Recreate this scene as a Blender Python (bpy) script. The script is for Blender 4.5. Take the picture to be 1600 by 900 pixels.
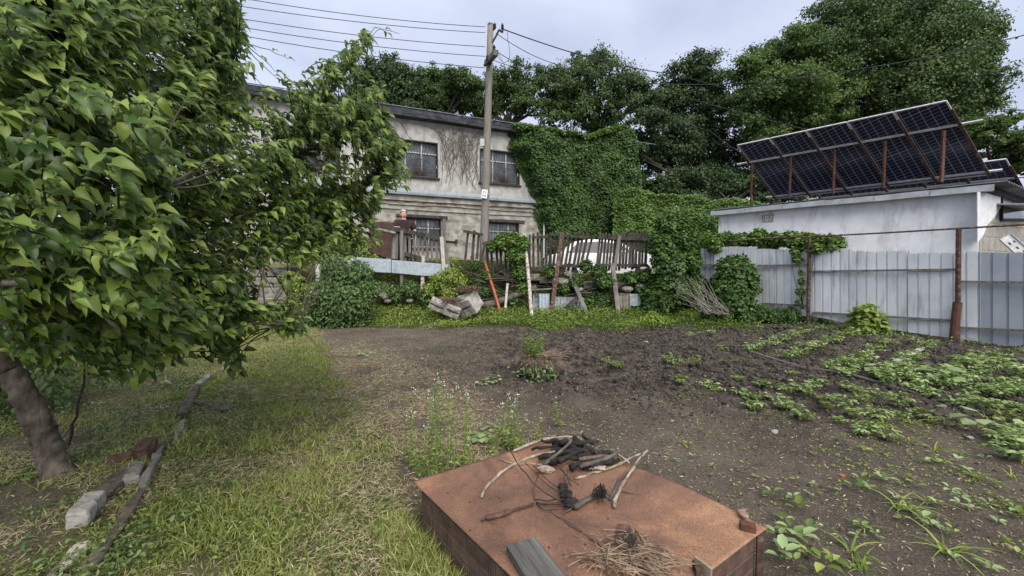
import bpy, bmesh, math, random
import numpy as np
from mathutils import Vector, Matrix, Euler
R = math.radians
for o in list(bpy.data.objects): bpy.data.objects.remove(o)
S = bpy.context.scene
COL = S.collection
random.seed(7); rng = np.random.default_rng(7)

# ---------------------------------------------------------------- camera
CAM_H = 1.6; F = 640.0; PITCH = math.atan(30/640.0)
cam = bpy.data.cameras.new('camera'); cam.lens = 36*F/1600; cam.sensor_width = 36
cam.clip_start = .05; cam.clip_end = 2000
co = bpy.data.objects.new('camera', cam); COL.objects.link(co)
co.location = (0,0,CAM_H); co.rotation_euler = (math.pi/2-PITCH,0,0)
S.camera = co
# ---------------------------------------------------------------- sky and sun
SUN_EL, SUN_AZ = 50, 158      # degrees; azimuth measured from +Y towards +X
w = bpy.data.worlds.new('World'); S.world = w; w.use_nodes = True
nt = w.node_tree; nt.nodes.clear()
N = nt.nodes.new; L = nt.links.new
out = N('ShaderNodeOutputWorld'); mix = N('ShaderNodeMixShader'); mix.inputs[0].default_value = .86
sky = N('ShaderNodeTexSky'); sky.sky_type = 'NISHITA'; sky.sun_disc = False
sky.sun_elevation = R(SUN_EL); sky.sun_rotation = R(SUN_AZ); sky.dust_density = 3
b1 = N('ShaderNodeBackground'); b1.inputs[1].default_value = .1; L(sky.outputs[0], b1.inputs[0])
tc = N('ShaderNodeTexCoord'); mp = N('ShaderNodeMapping'); mp.inputs['Scale'].default_value = (1.2,1.2,3.2)
L(tc.outputs['Generated'], mp.inputs[0])
nz = N('ShaderNodeTexNoise'); nz.inputs['Scale'].default_value = 1.6; nz.inputs['Detail'].default_value = 5; nz.inputs['Roughness'].default_value = .5
nz.inputs['Distortion'].default_value = .4
L(mp.outputs[0], nz.inputs[0])
cr = N('ShaderNodeValToRGB'); cr.color_ramp.elements[0].position = .32; cr.color_ramp.elements[0].color = (.30,.335,.45,1)
cr.color_ramp.elements[1].position = .66; cr.color_ramp.elements[1].color = (.475,.515,.61,1)
L(nz.outputs[0], cr.inputs[0])
b2 = N('ShaderNodeBackground'); b2.inputs[1].default_value = 1.0; L(cr.outputs[0], b2.inputs[0])
L(b1.outputs[0], mix.inputs[1]); L(b2.outputs[0], mix.inputs[2]); L(mix.outputs[0], out.inputs[0])
sun = bpy.data.lights.new('sun','SUN'); sun.energy = 2.6; sun.angle = R(55); sun.color = (1,.95,.86)
so = bpy.data.objects.new('sun', sun); COL.objects.link(so)
d = Vector((math.sin(R(SUN_AZ))*math.cos(R(SUN_EL)), math.cos(R(SUN_AZ))*math.cos(R(SUN_EL)), math.sin(R(SUN_EL))))
so.rotation_euler = d.to_track_quat('Z','Y').to_euler()
S.view_settings.view_transform = 'Standard'; S.view_settings.look = 'None'; S.view_settings.gamma = 1
S.view_settings.exposure = 0.9
S.render.engine = 'CYCLES'
S.cycles.max_bounces = 6; S.cycles.diffuse_bounces = 3; S.cycles.transmission_bounces = 3; S.cycles.transparent_max_bounces = 4

# ---------------------------------------------------------------- pixel to place helpers
cp, sp = math.cos(PITCH), math.sin(PITCH)
def ray(px, py):
    a = (px-800)/F; b = (450-py)/F
    return Vector((a, cp+b*sp, b*cp-sp))
def P(px, py, Y):
    r = ray(px, py); return Vector((0,0,CAM_H)) + r*(Y/r.y)
def G(px, py, z=0.0):
    r = ray(px, py); return Vector((0,0,CAM_H)) + r*((z-CAM_H)/r.z)
def PL(px, py, p0, n):
    r = ray(px, py); c = Vector((0,0,CAM_H)); n = Vector(n)
    return c + r*((Vector(p0)-c).dot(n)/r.dot(n))

# ---------------------------------------------------------------- noise
def _h(ix, iy, iz, s):
    v = np.sin(ix*127.1+iy*311.7+iz*74.7+s*53.3)*43758.5453
    return v-np.floor(v)
def vn(x, y, z=0.0, s=0):
    x, y, z = np.broadcast_arrays(np.asarray(x,float), np.asarray(y,float), np.asarray(z,float))
    ix, iy, iz = np.floor(x), np.floor(y), np.floor(z)
    fx, fy, fz = x-ix, y-iy, z-iz
    fx, fy, fz = [t*t*(3-2*t) for t in (fx,fy,fz)]
    r = 0
    for a in (0,1):
        for b in (0,1):
            for c in (0,1):
                r = r + _h(ix+a,iy+b,iz+c,s)*(fx if a else 1-fx)*(fy if b else 1-fy)*(fz if c else 1-fz)
    return r
def fbm(x, y, z=0.0, o=3, s=0):
    r = 0; a = .5; t = 0
    for k in range(o):
        r = r + a*vn(np.asarray(x)*2**k, np.asarray(y)*2**k, np.asarray(z)*2**k, s+k); t += a; a *= .5
    return r/t
def ss(a, b, x):
    t = np.clip((np.asarray(x,float)-a)/(b-a), 0, 1); return t*t*(3-2*t)

# ---------------------------------------------------------------- materials
MATS = {}
def mat(name, cols, scale=4, rough=.85, bump=.0, bscale=None, detail=6, spec=.3, metal=0, trans=0, rnd=0, back=None,
        coords='Object', stretch=(1,1,1), contrast=(.35,.65), second=None, turn=0):
    """cols: two or three base colours mixed by noise (rnd: by the per-leaf attribute instead)"""
    m = bpy.data.materials.new(name); m.use_nodes = True; t = m.node_tree; t.nodes.clear()
    N = t.nodes.new; L = t.links.new
    o = N('ShaderNodeOutputMaterial'); p = N('ShaderNodeBsdfPrincipled')
    p.inputs['Roughness'].default_value = rough; p.inputs['Specular IOR Level'].default_value = spec; p.inputs['Metallic'].default_value = metal
    tcn = N('ShaderNodeTexCoord'); mpn = N('ShaderNodeMapping'); mpn.inputs['Scale'].default_value = stretch
    if turn:
        m0 = N('ShaderNodeMapping'); m0.inputs['Rotation'].default_value = (0,0,turn); L(tcn.outputs[coords], m0.inputs[0]); L(m0.outputs[0], mpn.inputs[0])
    else: L(tcn.outputs[coords], mpn.inputs[0])
    n1 = N('ShaderNodeTexNoise'); n1.inputs['Scale'].default_value = scale; n1.inputs['Detail'].default_value = detail; n1.inputs['Roughness'].default_value = .62
    L(mpn.outputs[0], n1.inputs[0])
    r = N('ShaderNodeValToRGB'); e = r.color_ramp.elements
    e[0].position = contrast[0]; e[1].position = contrast[1]
    e[0].color = (*cols[0],1); e[1].color = (*cols[-1],1)
    if len(cols) == 3:
        x = e.new((contrast[0]+contrast[1])/2); x.color = (*cols[1],1)
    if rnd:
        a = N('ShaderNodeAttribute'); a.attribute_name = 'rnd'
        L(a.outputs['Fac'], r.inputs[0]); e[0].position = 0.05
        r.color_ramp.elements[len(cols)-1].position = .95
    else: L(n1.outputs[0], r.inputs[0])
    col = r.outputs[0]
    if second:                                   # (colour, scale, lo, hi, stretch) stains laid over
        c2, s2, lo, hi, st2 = second
        mp2 = N('ShaderNodeMapping'); mp2.inputs['Scale'].default_value = st2; L(tcn.outputs[coords], mp2.inputs[0])
        n2 = N('ShaderNodeTexNoise'); n2.inputs['Scale'].default_value = s2; n2.inputs['Detail'].default_value = 7; n2.inputs['Roughness'].default_value = .65
        L(mp2.outputs[0], n2.inputs[0])
        r2 = N('ShaderNodeMapRange'); r2.inputs[1].default_value = lo; r2.inputs[2].default_value = hi; L(n2.outputs[0], r2.inputs[0])
        mx = N('ShaderNodeMixRGB'); mx.inputs[2].default_value = (*c2,1); L(r2.outputs[0], mx.inputs[0]); L(col, mx.inputs[1]); col = mx.outputs[0]
    if back:
        g = N('ShaderNodeNewGeometry'); mx = N('ShaderNodeMixRGB'); mx.inputs[2].default_value = (*back,1)
        ma = N('ShaderNodeMath'); ma.operation = 'MULTIPLY'; ma.inputs[1].default_value = .8; L(g.outputs['Backfacing'], ma.inputs[0])
        L(ma.outputs[0], mx.inputs[0]); L(col, mx.inputs[1]); col = mx.outputs[0]
    L(col, p.inputs['Base Color'])
    if bump:
        b = N('ShaderNodeBump'); b.inputs['Strength'].default_value = min(1,bump); b.inputs['Distance'].default_value = .02*max(1,bump)
        n3 = N('ShaderNodeTexNoise'); n3.inputs['Scale'].default_value = bscale or scale*3; n3.inputs['Detail'].default_value = 8; n3.inputs['Roughness'].default_value = .7
        L(mpn.outputs[0], n3.inputs[0]); L(n3.outputs[0], b.inputs['Height']); L(b.outputs[0], p.inputs['Normal'])
    sh = p.outputs[0]
    if trans:
        tr = N('ShaderNodeBsdfTranslucent'); mxs = N('ShaderNodeMixShader'); mxs.inputs[0].default_value = trans
        hs = N('ShaderNodeHueSaturation'); hs.inputs['Value'].default_value = 1.6; hs.inputs['Saturation'].default_value = 1.1; L(col, hs.inputs['Color'])
        L(hs.outputs[0], tr.inputs[0]); L(sh, mxs.inputs[1]); L(tr.outputs[0], mxs.inputs[2]); sh = mxs.outputs[0]
    L(sh, o.inputs[0]); MATS[name] = m
    return m

# ---------------------------------------------------------------- object helpers
WL = {}
def tag(o, label=None, cat=None, group=None, kind=None):
    if label: o['label'] = label
    if cat: o['category'] = cat
    if group: o['group'] = group
    if kind: o['kind'] = kind
    return o
def thing(name, label, cat, loc, group=None):
    o = bpy.data.objects.new(name, None); o.empty_display_size = .1; COL.objects.link(o)
    o.location = loc; WL[o.name] = Vector(loc)
    return tag(o, label, cat, group)
def link(name, me, m=None, parent=None, origin=None):
    """world-space mesh -> object, with its origin at its base or at its parent's"""
    n = len(me.vertices); c = np.empty(n*3, np.float32); me.vertices.foreach_get('co', c); c = c.reshape(-1,3)
    if parent is not None: org = WL[parent.name]
    elif origin is not None: org = Vector(origin)
    else:
        lo, hi = c.min(0), c.max(0); org = Vector(((lo[0]+hi[0])/2,(lo[1]+hi[1])/2,lo[2]))
    c = c - np.array(org, np.float32); me.vertices.foreach_set('co', c.ravel()); me.update()
    o = bpy.data.objects.new(name, me); COL.objects.link(o)
    if parent is not None: o.parent = parent
    else: o.location = org
    WL[o.name] = org
    if m: me.materials.append(MATS[m] if isinstance(m,str) else m)
    return o
class MB:
    def __init__(s): s.v = []; s.f = []
    def add(s, vs, fs):
        b = len(s.v); s.v += [tuple(v) for v in vs]; s.f += [tuple(b+i for i in f) for f in fs]
    def hexa(s, bot, top):       # 4 bottom + 4 top corners
        s.add(list(bot)+list(top), [(3,2,1,0),(4,5,6,7),(0,1,5,4),(1,2,6,5),(2,3,7,6),(3,0,4,7)])
    def box(s, c, size, rot=None):
        c = Vector(c); M = rot if rot is not None else Matrix.Identity(3)
        if isinstance(rot, (int,float)): M = Matrix.Rotation(rot,3,'Z')
        if isinstance(rot, tuple): M = Euler(rot).to_matrix()
        x,y,z = [q/2 for q in size]
        f = lambda a,b,d: c + M@Vector((a*x,b*y,d*z))
        s.hexa([f(-1,-1,-1),f(1,-1,-1),f(1,1,-1),f(-1,1,-1)],[f(-1,-1,1),f(1,-1,1),f(1,1,1),f(-1,1,1)])
    def bar(s, a, b, w, t, up=(0,0,1)):   # rectangular bar from a to b
        a, b = Vector(a), Vector(b); d = (b-a).normalized(); u = Vector(up)
        sd = d.cross(u)
        if sd.length < 1e-4: sd = d.cross(Vector((0,1,0)))
        sd.normalize(); u = sd.cross(d)
        q = lambda p: [p-sd*w/2-u*t/2, p+sd*w/2-u*t/2, p+sd*w/2+u*t/2, p-sd*w/2+u*t/2]
        s.hexa(q(a), q(b))
    def tube(s, pts, r, n=6, cap=True):
        pts = [Vector(p) for p in pts]; k = len(pts)
        if not hasattr(r,'__len__'): r = [r]*k
        b = len(s.v); prev = None
        for i,p in enumerate(pts):
            d = (pts[min(i+1,k-1)]-pts[max(i-1,0)])
            d = d.normalized() if d.length > 1e-9 else Vector((0,0,1))
            if prev is None:
                a = Vector((0,0,1)) if abs(d.z) < .9 else Vector((1,0,0)); sd = d.cross(a).normalized()
            else:
                sd = prev - d*prev.dot(d); sd = sd.normalized() if sd.length > 1e-6 else d.orthogonal().normalized()
            prev = sd; u = d.cross(sd)
            for j in range(n):
                t = 2*math.pi*j/n; s.v.append(tuple(p + (sd*math.cos(t)+u*math.sin(t))*r[i]))
        for i in range(k-1):
            for j in range(n):
                s.f.append((b+i*n+j, b+i*n+(j+1)%n, b+(i+1)*n+(j+1)%n, b+(i+1)*n+j))
        if cap: s.f.append(tuple(b+j for j in reversed(range(n)))); s.f.append(tuple(b+(k-1)*n+j for j in range(n)))
    def prism(s, poly, off):     # polygon (3-D points) extruded by a vector
        off = Vector(off); n = len(poly); b = len(s.v)
        s.v += [tuple(Vector(p)) for p in poly] + [tuple(Vector(p)+off) for p in poly]
        s.f.append(tuple(b+i for i in reversed(range(n)))); s.f.append(tuple(b+n+i for i in range(n)))
        for i in range(n): j = (i+1)%n; s.f.append((b+i,b+j,b+n+j,b+n+i))
    def lump(s, c, r, seed=0, sub=2, amp=.3, fr=2.0):
        bm = bmesh.new(); bmesh.ops.create_icosphere(bm, subdivisions=sub, radius=1)
        rr = Vector(r) if hasattr(r,'__len__') else Vector((r,r,r)); c = Vector(c); vs = []
        for v in bm.verts:
            k = 1+amp*(float(fbm(v.co.x*fr+seed*3.1, v.co.y*fr, v.co.z*fr+seed, 2))-.5)*2
            vs.append(c+Vector((v.co.x*rr.x,v.co.y*rr.y,v.co.z*rr.z))*k)
        s.add(vs, [tuple(v.index for v in f.verts) for f in bm.faces]); bm.free()
    def build(s, name, m, parent=None, smooth=False, bevel=0, fix=False):
        me = bpy.data.meshes.new(name); me.from_pydata(s.v, [], s.f)
        if fix:
            bm = bmesh.new(); bm.from_mesh(me); bmesh.ops.recalc_face_normals(bm, faces=bm.faces); bm.to_mesh(me); bm.free()
        if smooth: me.polygons.foreach_set('use_smooth', [True]*len(me.polygons))
        o = link(name, me, m, parent)
        if bevel:
            b = o.modifiers.new('bevel','BEVEL'); b.width = bevel; b.segments = 2; b.limit_method = 'ANGLE'
        return o
def wob(pts, amp, seed=0, sub=4):
    """subdivide a polyline and give it an uneven hand-grown wobble"""
    r = random.Random(seed); o = []
    pts = [Vector(p) for p in pts]
    for i in range(len(pts)-1):
        for k in range(sub):
            t = k/sub; p0 = pts[max(i-1,0)]; p1 = pts[i]; p2 = pts[i+1]; p3 = pts[min(i+2,len(pts)-1)]
            q = .5*((2*p1)+(p2-p0)*t+(2*p0-5*p1+4*p2-p3)*t*t+(3*p1-p0-3*p2+p3)*t**3)
            if i+k > 0: q = q + Vector((r.uniform(-1,1),r.uniform(-1,1),r.uniform(-1,1)))*amp
            o.append(q)
    o.append(pts[-1]); return o
def taper(a, b, n): return [a+(b-a)*i/(n-1) for i in range(n)]

# leaf templates: verts (along, across, up), faces
def T_near():
    us = [0,.10,.20,.36,.56,.75,.90,1.0]; ws = [.010,.02,.20,.30,.31,.24,.11,.0]
    v = []; f = []
    for i,(u,q) in enumerate(zip(us,ws)):
        dz = .30*u-.78*u*u; x = u-.16*u*u
        v += [(x,-q,dz+.50*q+.045*math.sin(i*2.3)),(x,0,dz),(x,q,dz+.50*q-.045*math.sin(i*2.9))]
    for i in range(len(us)-1):
        a = 3*i; f += [(a,a+3,a+4,a+1),(a+1,a+4,a+5,a+2)]
    return v, f
def T_fold(fold=.12, wd=.33):
    return [(0,0,0),(.45,-wd,fold),(1,0,-.12),(.45,wd,fold)], [(0,1,2),(0,2,3)]
def T_ivy():
    return [(0,0,0),(.12,-.34,.04),(.55,-.5,.05),(1,0,-.12),(.55,.5,.05),(.12,.34,.04),(.5,0,.1)], [(0,1,2,6),(6,2,3),(6,3,4),(0,6,4,5)]
def T_mid():
    return [(0,0,0),(.3,-.26,.08),(.7,-.22,.02),(1,0,-.2),(.7,.22,.02),(.3,.26,.08),(.5,0,0)], [(0,1,2,6),(6,2,3),(6,3,4),(0,6,4,5)]
def T_blade(bend=.5, wd=.035):
    v = []; f = []
    for i in range(5):
        u = i/4; q = wd*(1-u**2)*.9+.002
        v += [(u*(1-.35*bend*u),-q,-bend*u*u),(u*(1-.35*bend*u),q,-bend*u*u)]
    for i in range(4): a = 2*i; f.append((a,a+2,a+3,a+1))
    return v, f
def leafmesh(name, tpl, pos, dr, up, size, rnd=None, m=None, parent=None, wscale=None, smooth=True, extra=None):
    """many leaves in one mesh: numpy placed copies of a template"""
    tv, tf = tpl; tv = np.array(tv, np.float32); n = len(pos); k = len(tv)
    pos = np.asarray(pos,np.float32); dr = np.asarray(dr,np.float32); up = np.asarray(up,np.float32)
    dr = dr/(np.linalg.norm(dr,axis=1,keepdims=True)+1e-9)
    sd = np.cross(up,dr); sd /= (np.linalg.norm(sd,axis=1,keepdims=True)+1e-9); w_ = np.cross(dr,sd)
    size = np.broadcast_to(np.asarray(size,np.float32),(n,))[:,None,None]
    ws = 1 if wscale is None else np.broadcast_to(np.asarray(wscale,np.float32),(n,))[:,None,None]
    V = pos[:,None,:] + size*(dr[:,None,:]*tv[None,:,0:1] + ws*sd[:,None,:]*tv[None,:,1:2] + w_[:,None,:]*tv[None,:,2:3])
    V = V.reshape(-1,3)
    cnt = np.array([len(f) for f in tf]); idx = np.concatenate([np.array(f) for f in tf])
    LI = (idx[None,:] + (np.arange(n)*k)[:,None]).ravel()
    C = np.tile(cnt, n); st = np.concatenate([[0],np.cumsum(C)[:-1]])
    me = bpy.data.meshes.new(name); me.vertices.add(len(V)); me.loops.add(len(LI)); me.polygons.add(len(C))
    me.vertices.foreach_set('co', V.ravel().astype(np.float32)); me.loops.foreach_set('vertex_index', LI.astype(np.int32))
    me.polygons.foreach_set('loop_start', st.astype(np.int32))
    if smooth: me.polygons.foreach_set('use_smooth', np.ones(len(C),bool))
    me.update(calc_edges=True)
    if rnd is None: rnd = rng.random(n)
    a = me.attributes.new('rnd','FLOAT','POINT'); a.data.foreach_set('value', np.repeat(np.clip(rnd,0,1).astype(np.float32), k))
    return link(name, me, m, parent)
def rdir(n, zb=0.0, sc=(1,1,1)):
    v = rng.normal(size=(n,3))*np.array(sc); v[:,2] += zb
    return v/np.linalg.norm(v,axis=1,keepdims=True)

# ---------------------------------------------------------------- material library (real-world base colours)
mat('stucco', [(.33,.32,.30),(.49,.48,.455)], 3.5, .95, 1, 60, second=((.19,.18,.16), 1.3, .50, .78, (2,2,.35)))
mat('old_plaster', [(.22,.205,.175),(.42,.40,.35)], 3, .95, 1, 25, second=((.14,.125,.105), 1.6, .48, .68, (1,1,2.5)))
mat('brick_red', [(.24,.10,.07),(.38,.30,.25)], 7, .95, 1, 30)
mat('ledge_blue', [(.19,.22,.235),(.29,.32,.34)], 3, .8, .4, 30, second=((.18,.19,.18), 3, .5, .8, (1,1,1)))
mat('roof_felt', [(.028,.03,.035),(.075,.08,.09)], 3, .8, .8, 20, second=((.17,.18,.2), 6, .56, .75, (.4,1,3)))
mat('felt_edge', [(.10,.11,.12),(.19,.2,.22)], 3, .8, .5, 20)
mat('dark_frame', [(.025,.022,.02),(.06,.05,.045)], 8, .7)
mat('weathered_white', [(.35,.35,.34),(.55,.55,.53)], 8, .7)
mat('glass_dull', [(.045,.055,.065),(.15,.17,.19)], 1.6, .12, spec=.6, detail=3)
mat('iron', [(.02,.018,.018),(.07,.045,.035)], 10, .7)
mat('white_wall', [(.68,.69,.70),(.82,.83,.84)], 1.8, .95, .6, 50, second=((.36,.36,.36), 1.5, .52, .78, (1.6,1.6,.5)))
mat('gable_white', [(.58,.60,.62),(.72,.73,.75)], 4, .95, .4, 50)
mat('block_wall', [(.26,.24,.21),(.38,.36,.32)], 4, .95, 1, 30)
mat('fascia', [(.34,.37,.39),(.50,.53,.56)], 3, .7, .3, 20, second=((.2,.2,.2), 4, .55, .8, (1,1,1)))
mat('corrugated_dark', [(.06,.06,.065),(.14,.14,.15)], 4, .7)
mat('rust_steel', [(.06,.028,.02),(.15,.068,.045)], 9, .85, .4, 60)
mat('rust_dark', [(.035,.022,.018),(.10,.055,.04),(.30,.24,.22)], 14, .85, .4, 60, contrast=(.35,.75))
mat('alu', [(.5,.5,.5),(.75,.75,.75)], 8, .4, metal=.4)
mat('galv_sheet', [(.60,.62,.64),(.70,.72,.74)], 1.5, .5, .12, 30, metal=.25, second=((.27,.27,.27), 2.6, .54, .78, (2.5,2.5,.35)))
mat('galv_dark', [(.30,.33,.37),(.38,.41,.45)], 1.5, .5, .12, 30, metal=.25)
mat('galv_blue', [(.30,.35,.40),(.50,.55,.60)], 14, .5, .1, 30, metal=.2, second=((.22,.21,.19), 7, .52, .75, (1,1,1)))
mat('grey_wood', [(.10,.09,.08),(.22,.205,.185)], 7, .95, .8, 50, stretch=(1,1,.25))
mat('dark_wood', [(.028,.024,.022),(.085,.075,.066)], 8, .95, .8, 50, stretch=(1,1,.25))
mat('pole_wood', [(.16,.145,.125),(.26,.24,.21)], 9, .95, .8, 40, stretch=(3,3,.25))
mat('board_wood', [(.055,.055,.05),(.15,.15,.135)], 14, .9, 1, 60)
mat('pale_wood', [(.30,.28,.24),(.50,.48,.43)], 10, .9, .4, 40)
mat('red_paint', [(.30,.055,.035),(.42,.14,.09)], 8, .7)
mat('pink_paint', [(.22,.12,.10),(.52,.48,.45)], 12, .8, contrast=(.4,.55))
mat('brown_paint', [(.045,.022,.018),(.085,.045,.035)], 5, .6, .2, 30)
mat('concrete', [(.22,.20,.18),(.44,.42,.39)], 6, .95, 1, 30)
mat('concrete_mossy', [(.10,.095,.08),(.30,.28,.25)], 6, .95, 1, 30)
mat('slate_sheet', [(.17,.20,.21),(.38,.43,.45)], 5, .9, .5, 30, second=((.10,.11,.08), 4, .5, .7, (1,1,2)))
mat('bark', [(.055,.048,.042),(.16,.14,.12)], 10, .95, 1, 30, stretch=(1,1,.35))
mat('bark_apple', [(.04,.032,.025),(.16,.135,.11)], 9, .95, 1, 26, stretch=(1,1,.4))
mat('bark_dark', [(.03,.024,.018),(.075,.062,.048)], 10, .95, .4, 30)
mat('stick_pale', [(.16,.125,.09),(.42,.36,.29)], 18, .85, .6, 70)
mat('stick_brown', [(.07,.045,.03),(.20,.14,.095)], 18, .85, .6, 70)
mat('charred', [(.008,.008,.008),(.045,.038,.034)], 14, .8, 1, 50)
mat('straw', [(.27,.21,.12),(.56,.48,.31)], 5, .9, rnd=1, trans=.1)
mat('straw_red', [(.13,.07,.04),(.34,.24,.14)], 5, .9, rnd=1)
mat('apple_leaf', [(.022,.052,.008),(.072,.128,.018),(.23,.30,.065)], 5, .42, rnd=1, spec=.38, trans=.32, back=(.17,.23,.10))
mat('grass', [(.11,.155,.03),(.23,.275,.065),(.50,.47,.22)], 5, .7, rnd=1, trans=.3)
mat('clover', [(.065,.105,.022),(.13,.18,.045),(.22,.25,.08)], 5, .6, rnd=1, trans=.25)
mat('weed_leaf', [(.08,.135,.022),(.18,.25,.045),(.33,.39,.10)], 5, .6, rnd=1, trans=.3)
mat('potato_leaf', [(.07,.125,.03),(.17,.24,.07),(.34,.41,.18)], 5, .6, rnd=1, trans=.25)
mat('pale_leaf', [(.17,.25,.09),(.33,.42,.20)], 5, .6, rnd=1, trans=.3)
mat('ivy_leaf', [(.018,.046,.010),(.045,.095,.018),(.12,.20,.042)], 5, .5, rnd=1, trans=.22, spec=.35)
mat('ivy_fresh', [(.032,.075,.013),(.082,.15,.027),(.18,.27,.055)], 5, .5, rnd=1, trans=.25)
mat('shrub_leaf', [(.035,.075,.020),(.085,.145,.045),(.19,.26,.10)], 5, .5, rnd=1, trans=.22)
mat('tree_dark', [(.024,.046,.017),(.048,.082,.030),(.095,.14,.052)], 5, .6, rnd=1, trans=.2)
mat('tree_mid', [(.034,.065,.020),(.065,.11,.032),(.12,.175,.055)], 5, .6, rnd=1, trans=.22)
mat('tree_light', [(.042,.08,.022),(.085,.14,.038),(.16,.23,.07)], 5, .6, rnd=1, trans=.28)
mat('petal', [(.75,.75,.72),(.8,.8,.76)], 5, .7, rnd=1)
mat('yellow_leaf', [(.6,.42,.04),(.7,.5,.08)], 5, .7)
mat('white_paint', [(.7,.7,.7),(.8,.8,.8)], 5, .6)
mat('black', [(.01,.01,.01),(.02,.02,.02)], 5, .6)
mat('wire', [(.03,.03,.035),(.05,.05,.055)], 5, .6)
mat('old_brick', [(.07,.042,.03),(.17,.10,.07)], 9, .95, 1, 40, second=((.16,.16,.12), 6, .52, .7, (1,1,1)))
mat('rotten_wood', [(.045,.035,.026),(.17,.14,.11)], 14, .95, 1, 50)

# ================================================================ GROUND
_bx = np.array([1.3,2.0,2.6,3.0,3.66,4.65,5.7,7.3,9.75,11.4,13,15]); _by = np.array([.25,-.1,-.5,-.72,-.95,-1.74,-2.4,-3.3,-4.6,-5.4,-6.2,-7])
def lawn_edge(y): return np.interp(y, _bx, _by)
def lawn_w(x, y):
    n = fbm(x*1.5, y*1.5, 0, 3, 3)-.5
    u = ss(.25,-.45, x+2.3+.56*(y-2.1)+n*.6)*ss(7.0,5.2,y)      # worn shaded ground left of the old edging
    pt = ss(.56,.68, fbm(x*1.9+7, y*1.9, 0, 3, 5))*ss(8,6,y)
    return ss(.15, -.15, x-lawn_edge(y)+n*.7)*(1-.62*u)*(1-.55*pt)
def terrace(x):
    return np.interp(x, [-9,-3,-.5,2,5,6.5,8], [1.75,1.85,1.75,1.35,1.25,.5,.3])
def straw_w(x, y):
    e = lawn_edge(y); n = fbm(x*2.2, y*2.2, 0, 3, 9)
    return ss(-.25,.15,x-e)*ss(2.0,.5,x-e)*ss(2.4,3.2,y)*ss(10,7.5,y)*ss(.34,.6,n+.08)
def weed_w(x, y):
    n = fbm(x*1.1, y*1.1, 0, 3, 21)-.5
    return ss(10.6,11.4,y+n*2.2)*ss(7.5,5.6,x)*ss(-7.5,-5.5,x)
def H(x, y):
    x = np.asarray(x,float); y = np.asarray(y,float)
    lw = lawn_w(x,y)
    z = .35*ss(11,13.2,y)
    st = ss(-6.9,-7.3,x)*ss(-9.2,-8.8,x)            # the flight of steps is cut into the bank
    e = 13.25+.25*(fbm(x*.8,y*.3,0,2,5)-.5)
    bank = ss(e, e+.75+1.2*ss(-5,-6.5,x), y)
    z = z + (terrace(x)-.35)*bank*(1-.0*st)
    z = z + .25*ss(16,22,y)*ss(4,0,x)
    soil = (1-lw)*ss(12,10.5,y)
    clod = ss(4.0,6.2,y+.25*x)*ss(-2.5,.8,x)        # dug rough soil further off
    amp = .018+.048*clod
    z = z + soil*amp*(fbm(x*5,y*5,0,3,11)-.5)*2 + soil*.045*clod*(np.abs(fbm(x*11,y*11,0,2,12)-.5)*4-.4)
    z = z + .035*(fbm(x*.7,y*.7,0,2,31)-.5)*ss(16,10,y)
    z = z + lw*.03*(fbm(x*3,y*3,0,2,13)-.5)
    d = np.sqrt(x**2+y**2); z = z + ss(60,160,d)*6*(fbm(x*.01,y*.01,0,2,4)-.3)
    return z
xs = np.concatenate([[-300,-150,-80,-45,-28,-20,-15,-12,-10], np.arange(-8.5,-3,.09), np.arange(-3,5,.035), np.arange(5,13.5,.06), [14,15,17,20,25,32,45,80,150,300]])
ys = np.concatenate([[-60,-20,-8,-3,-1,0,.5], np.arange(.8,4,.03), np.arange(4,8,.05), np.arange(8,16,.09), [16.5,17,18,19,20,21,22,24,27,32,40,55,80,120,180,300]])
X, Y = np.meshgrid(xs, ys); Z = H(X, Y)
nx, ny = len(xs), len(ys)
V = np.stack([X,Y,Z],-1).reshape(-1,3)
i = np.arange((ny-1)*(nx-1)); r_, c_ = i//(nx-1), i%(nx-1); a = r_*nx+c_
Fq = np.stack([a,a+1,a+nx+1,a+nx],-1)
me = bpy.data.meshes.new('ground'); me.vertices.add(len(V)); me.loops.add(Fq.size); me.polygons.add(len(Fq))
me.vertices.foreach_set('co', V.ravel()); me.loops.foreach_set('vertex_index', Fq.ravel().astype(np.int32))
me.polygons.foreach_set('loop_start', (np.arange(len(Fq))*4).astype(np.int32)); me.polygons.foreach_set('use_smooth', np.ones(len(Fq),bool)); me.update(calc_edges=True)
for nm, fn in (('lawn',lawn_w),('straw',straw_w),('weed',weed_w)):
    at = me.attributes.new(nm,'FLOAT','POINT'); at.data.foreach_set('value', fn(V[:,0],V[:,1]).astype(np.float32))
at = me.attributes.new('dug','FLOAT','POINT'); at.data.foreach_set('value', (ss(4.0,6.4,V[:,1]+.25*V[:,0])*ss(-2.5,1,V[:,0])).astype(np.float32))
m = bpy.data.materials.new('earth'); m.use_nodes = True; t = m.node_tree; t.nodes.clear(); N = t.nodes.new; L = t.links.new
def noise(s, d=6, r=.6):
    n = N('ShaderNodeTexNoise'); n.inputs['Scale'].default_value = s; n.inputs['Detail'].default_value = d; n.inputs['Roughness'].default_value = r
    L(tcg.outputs['Object'], n.inputs[0]); return n
def ramp(src, els):
    r = N('ShaderNodeValToRGB'); e = r.color_ramp.elements; e[0].position, e[0].color = els[0][0], (*els[0][1],1); e[1].position, e[1].color = els[-1][0], (*els[-1][1],1)
    for p_, c in els[1:-1]: x = e.new(p_); x.color = (*c,1)
    L(src, r.inputs[0]); return r
def mixc(f, a, b):
    x = N('ShaderNodeMixRGB'); L(f, x.inputs[0]); L(a, x.inputs[1]); L(b, x.inputs[2]); return x.outputs[0]
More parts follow.
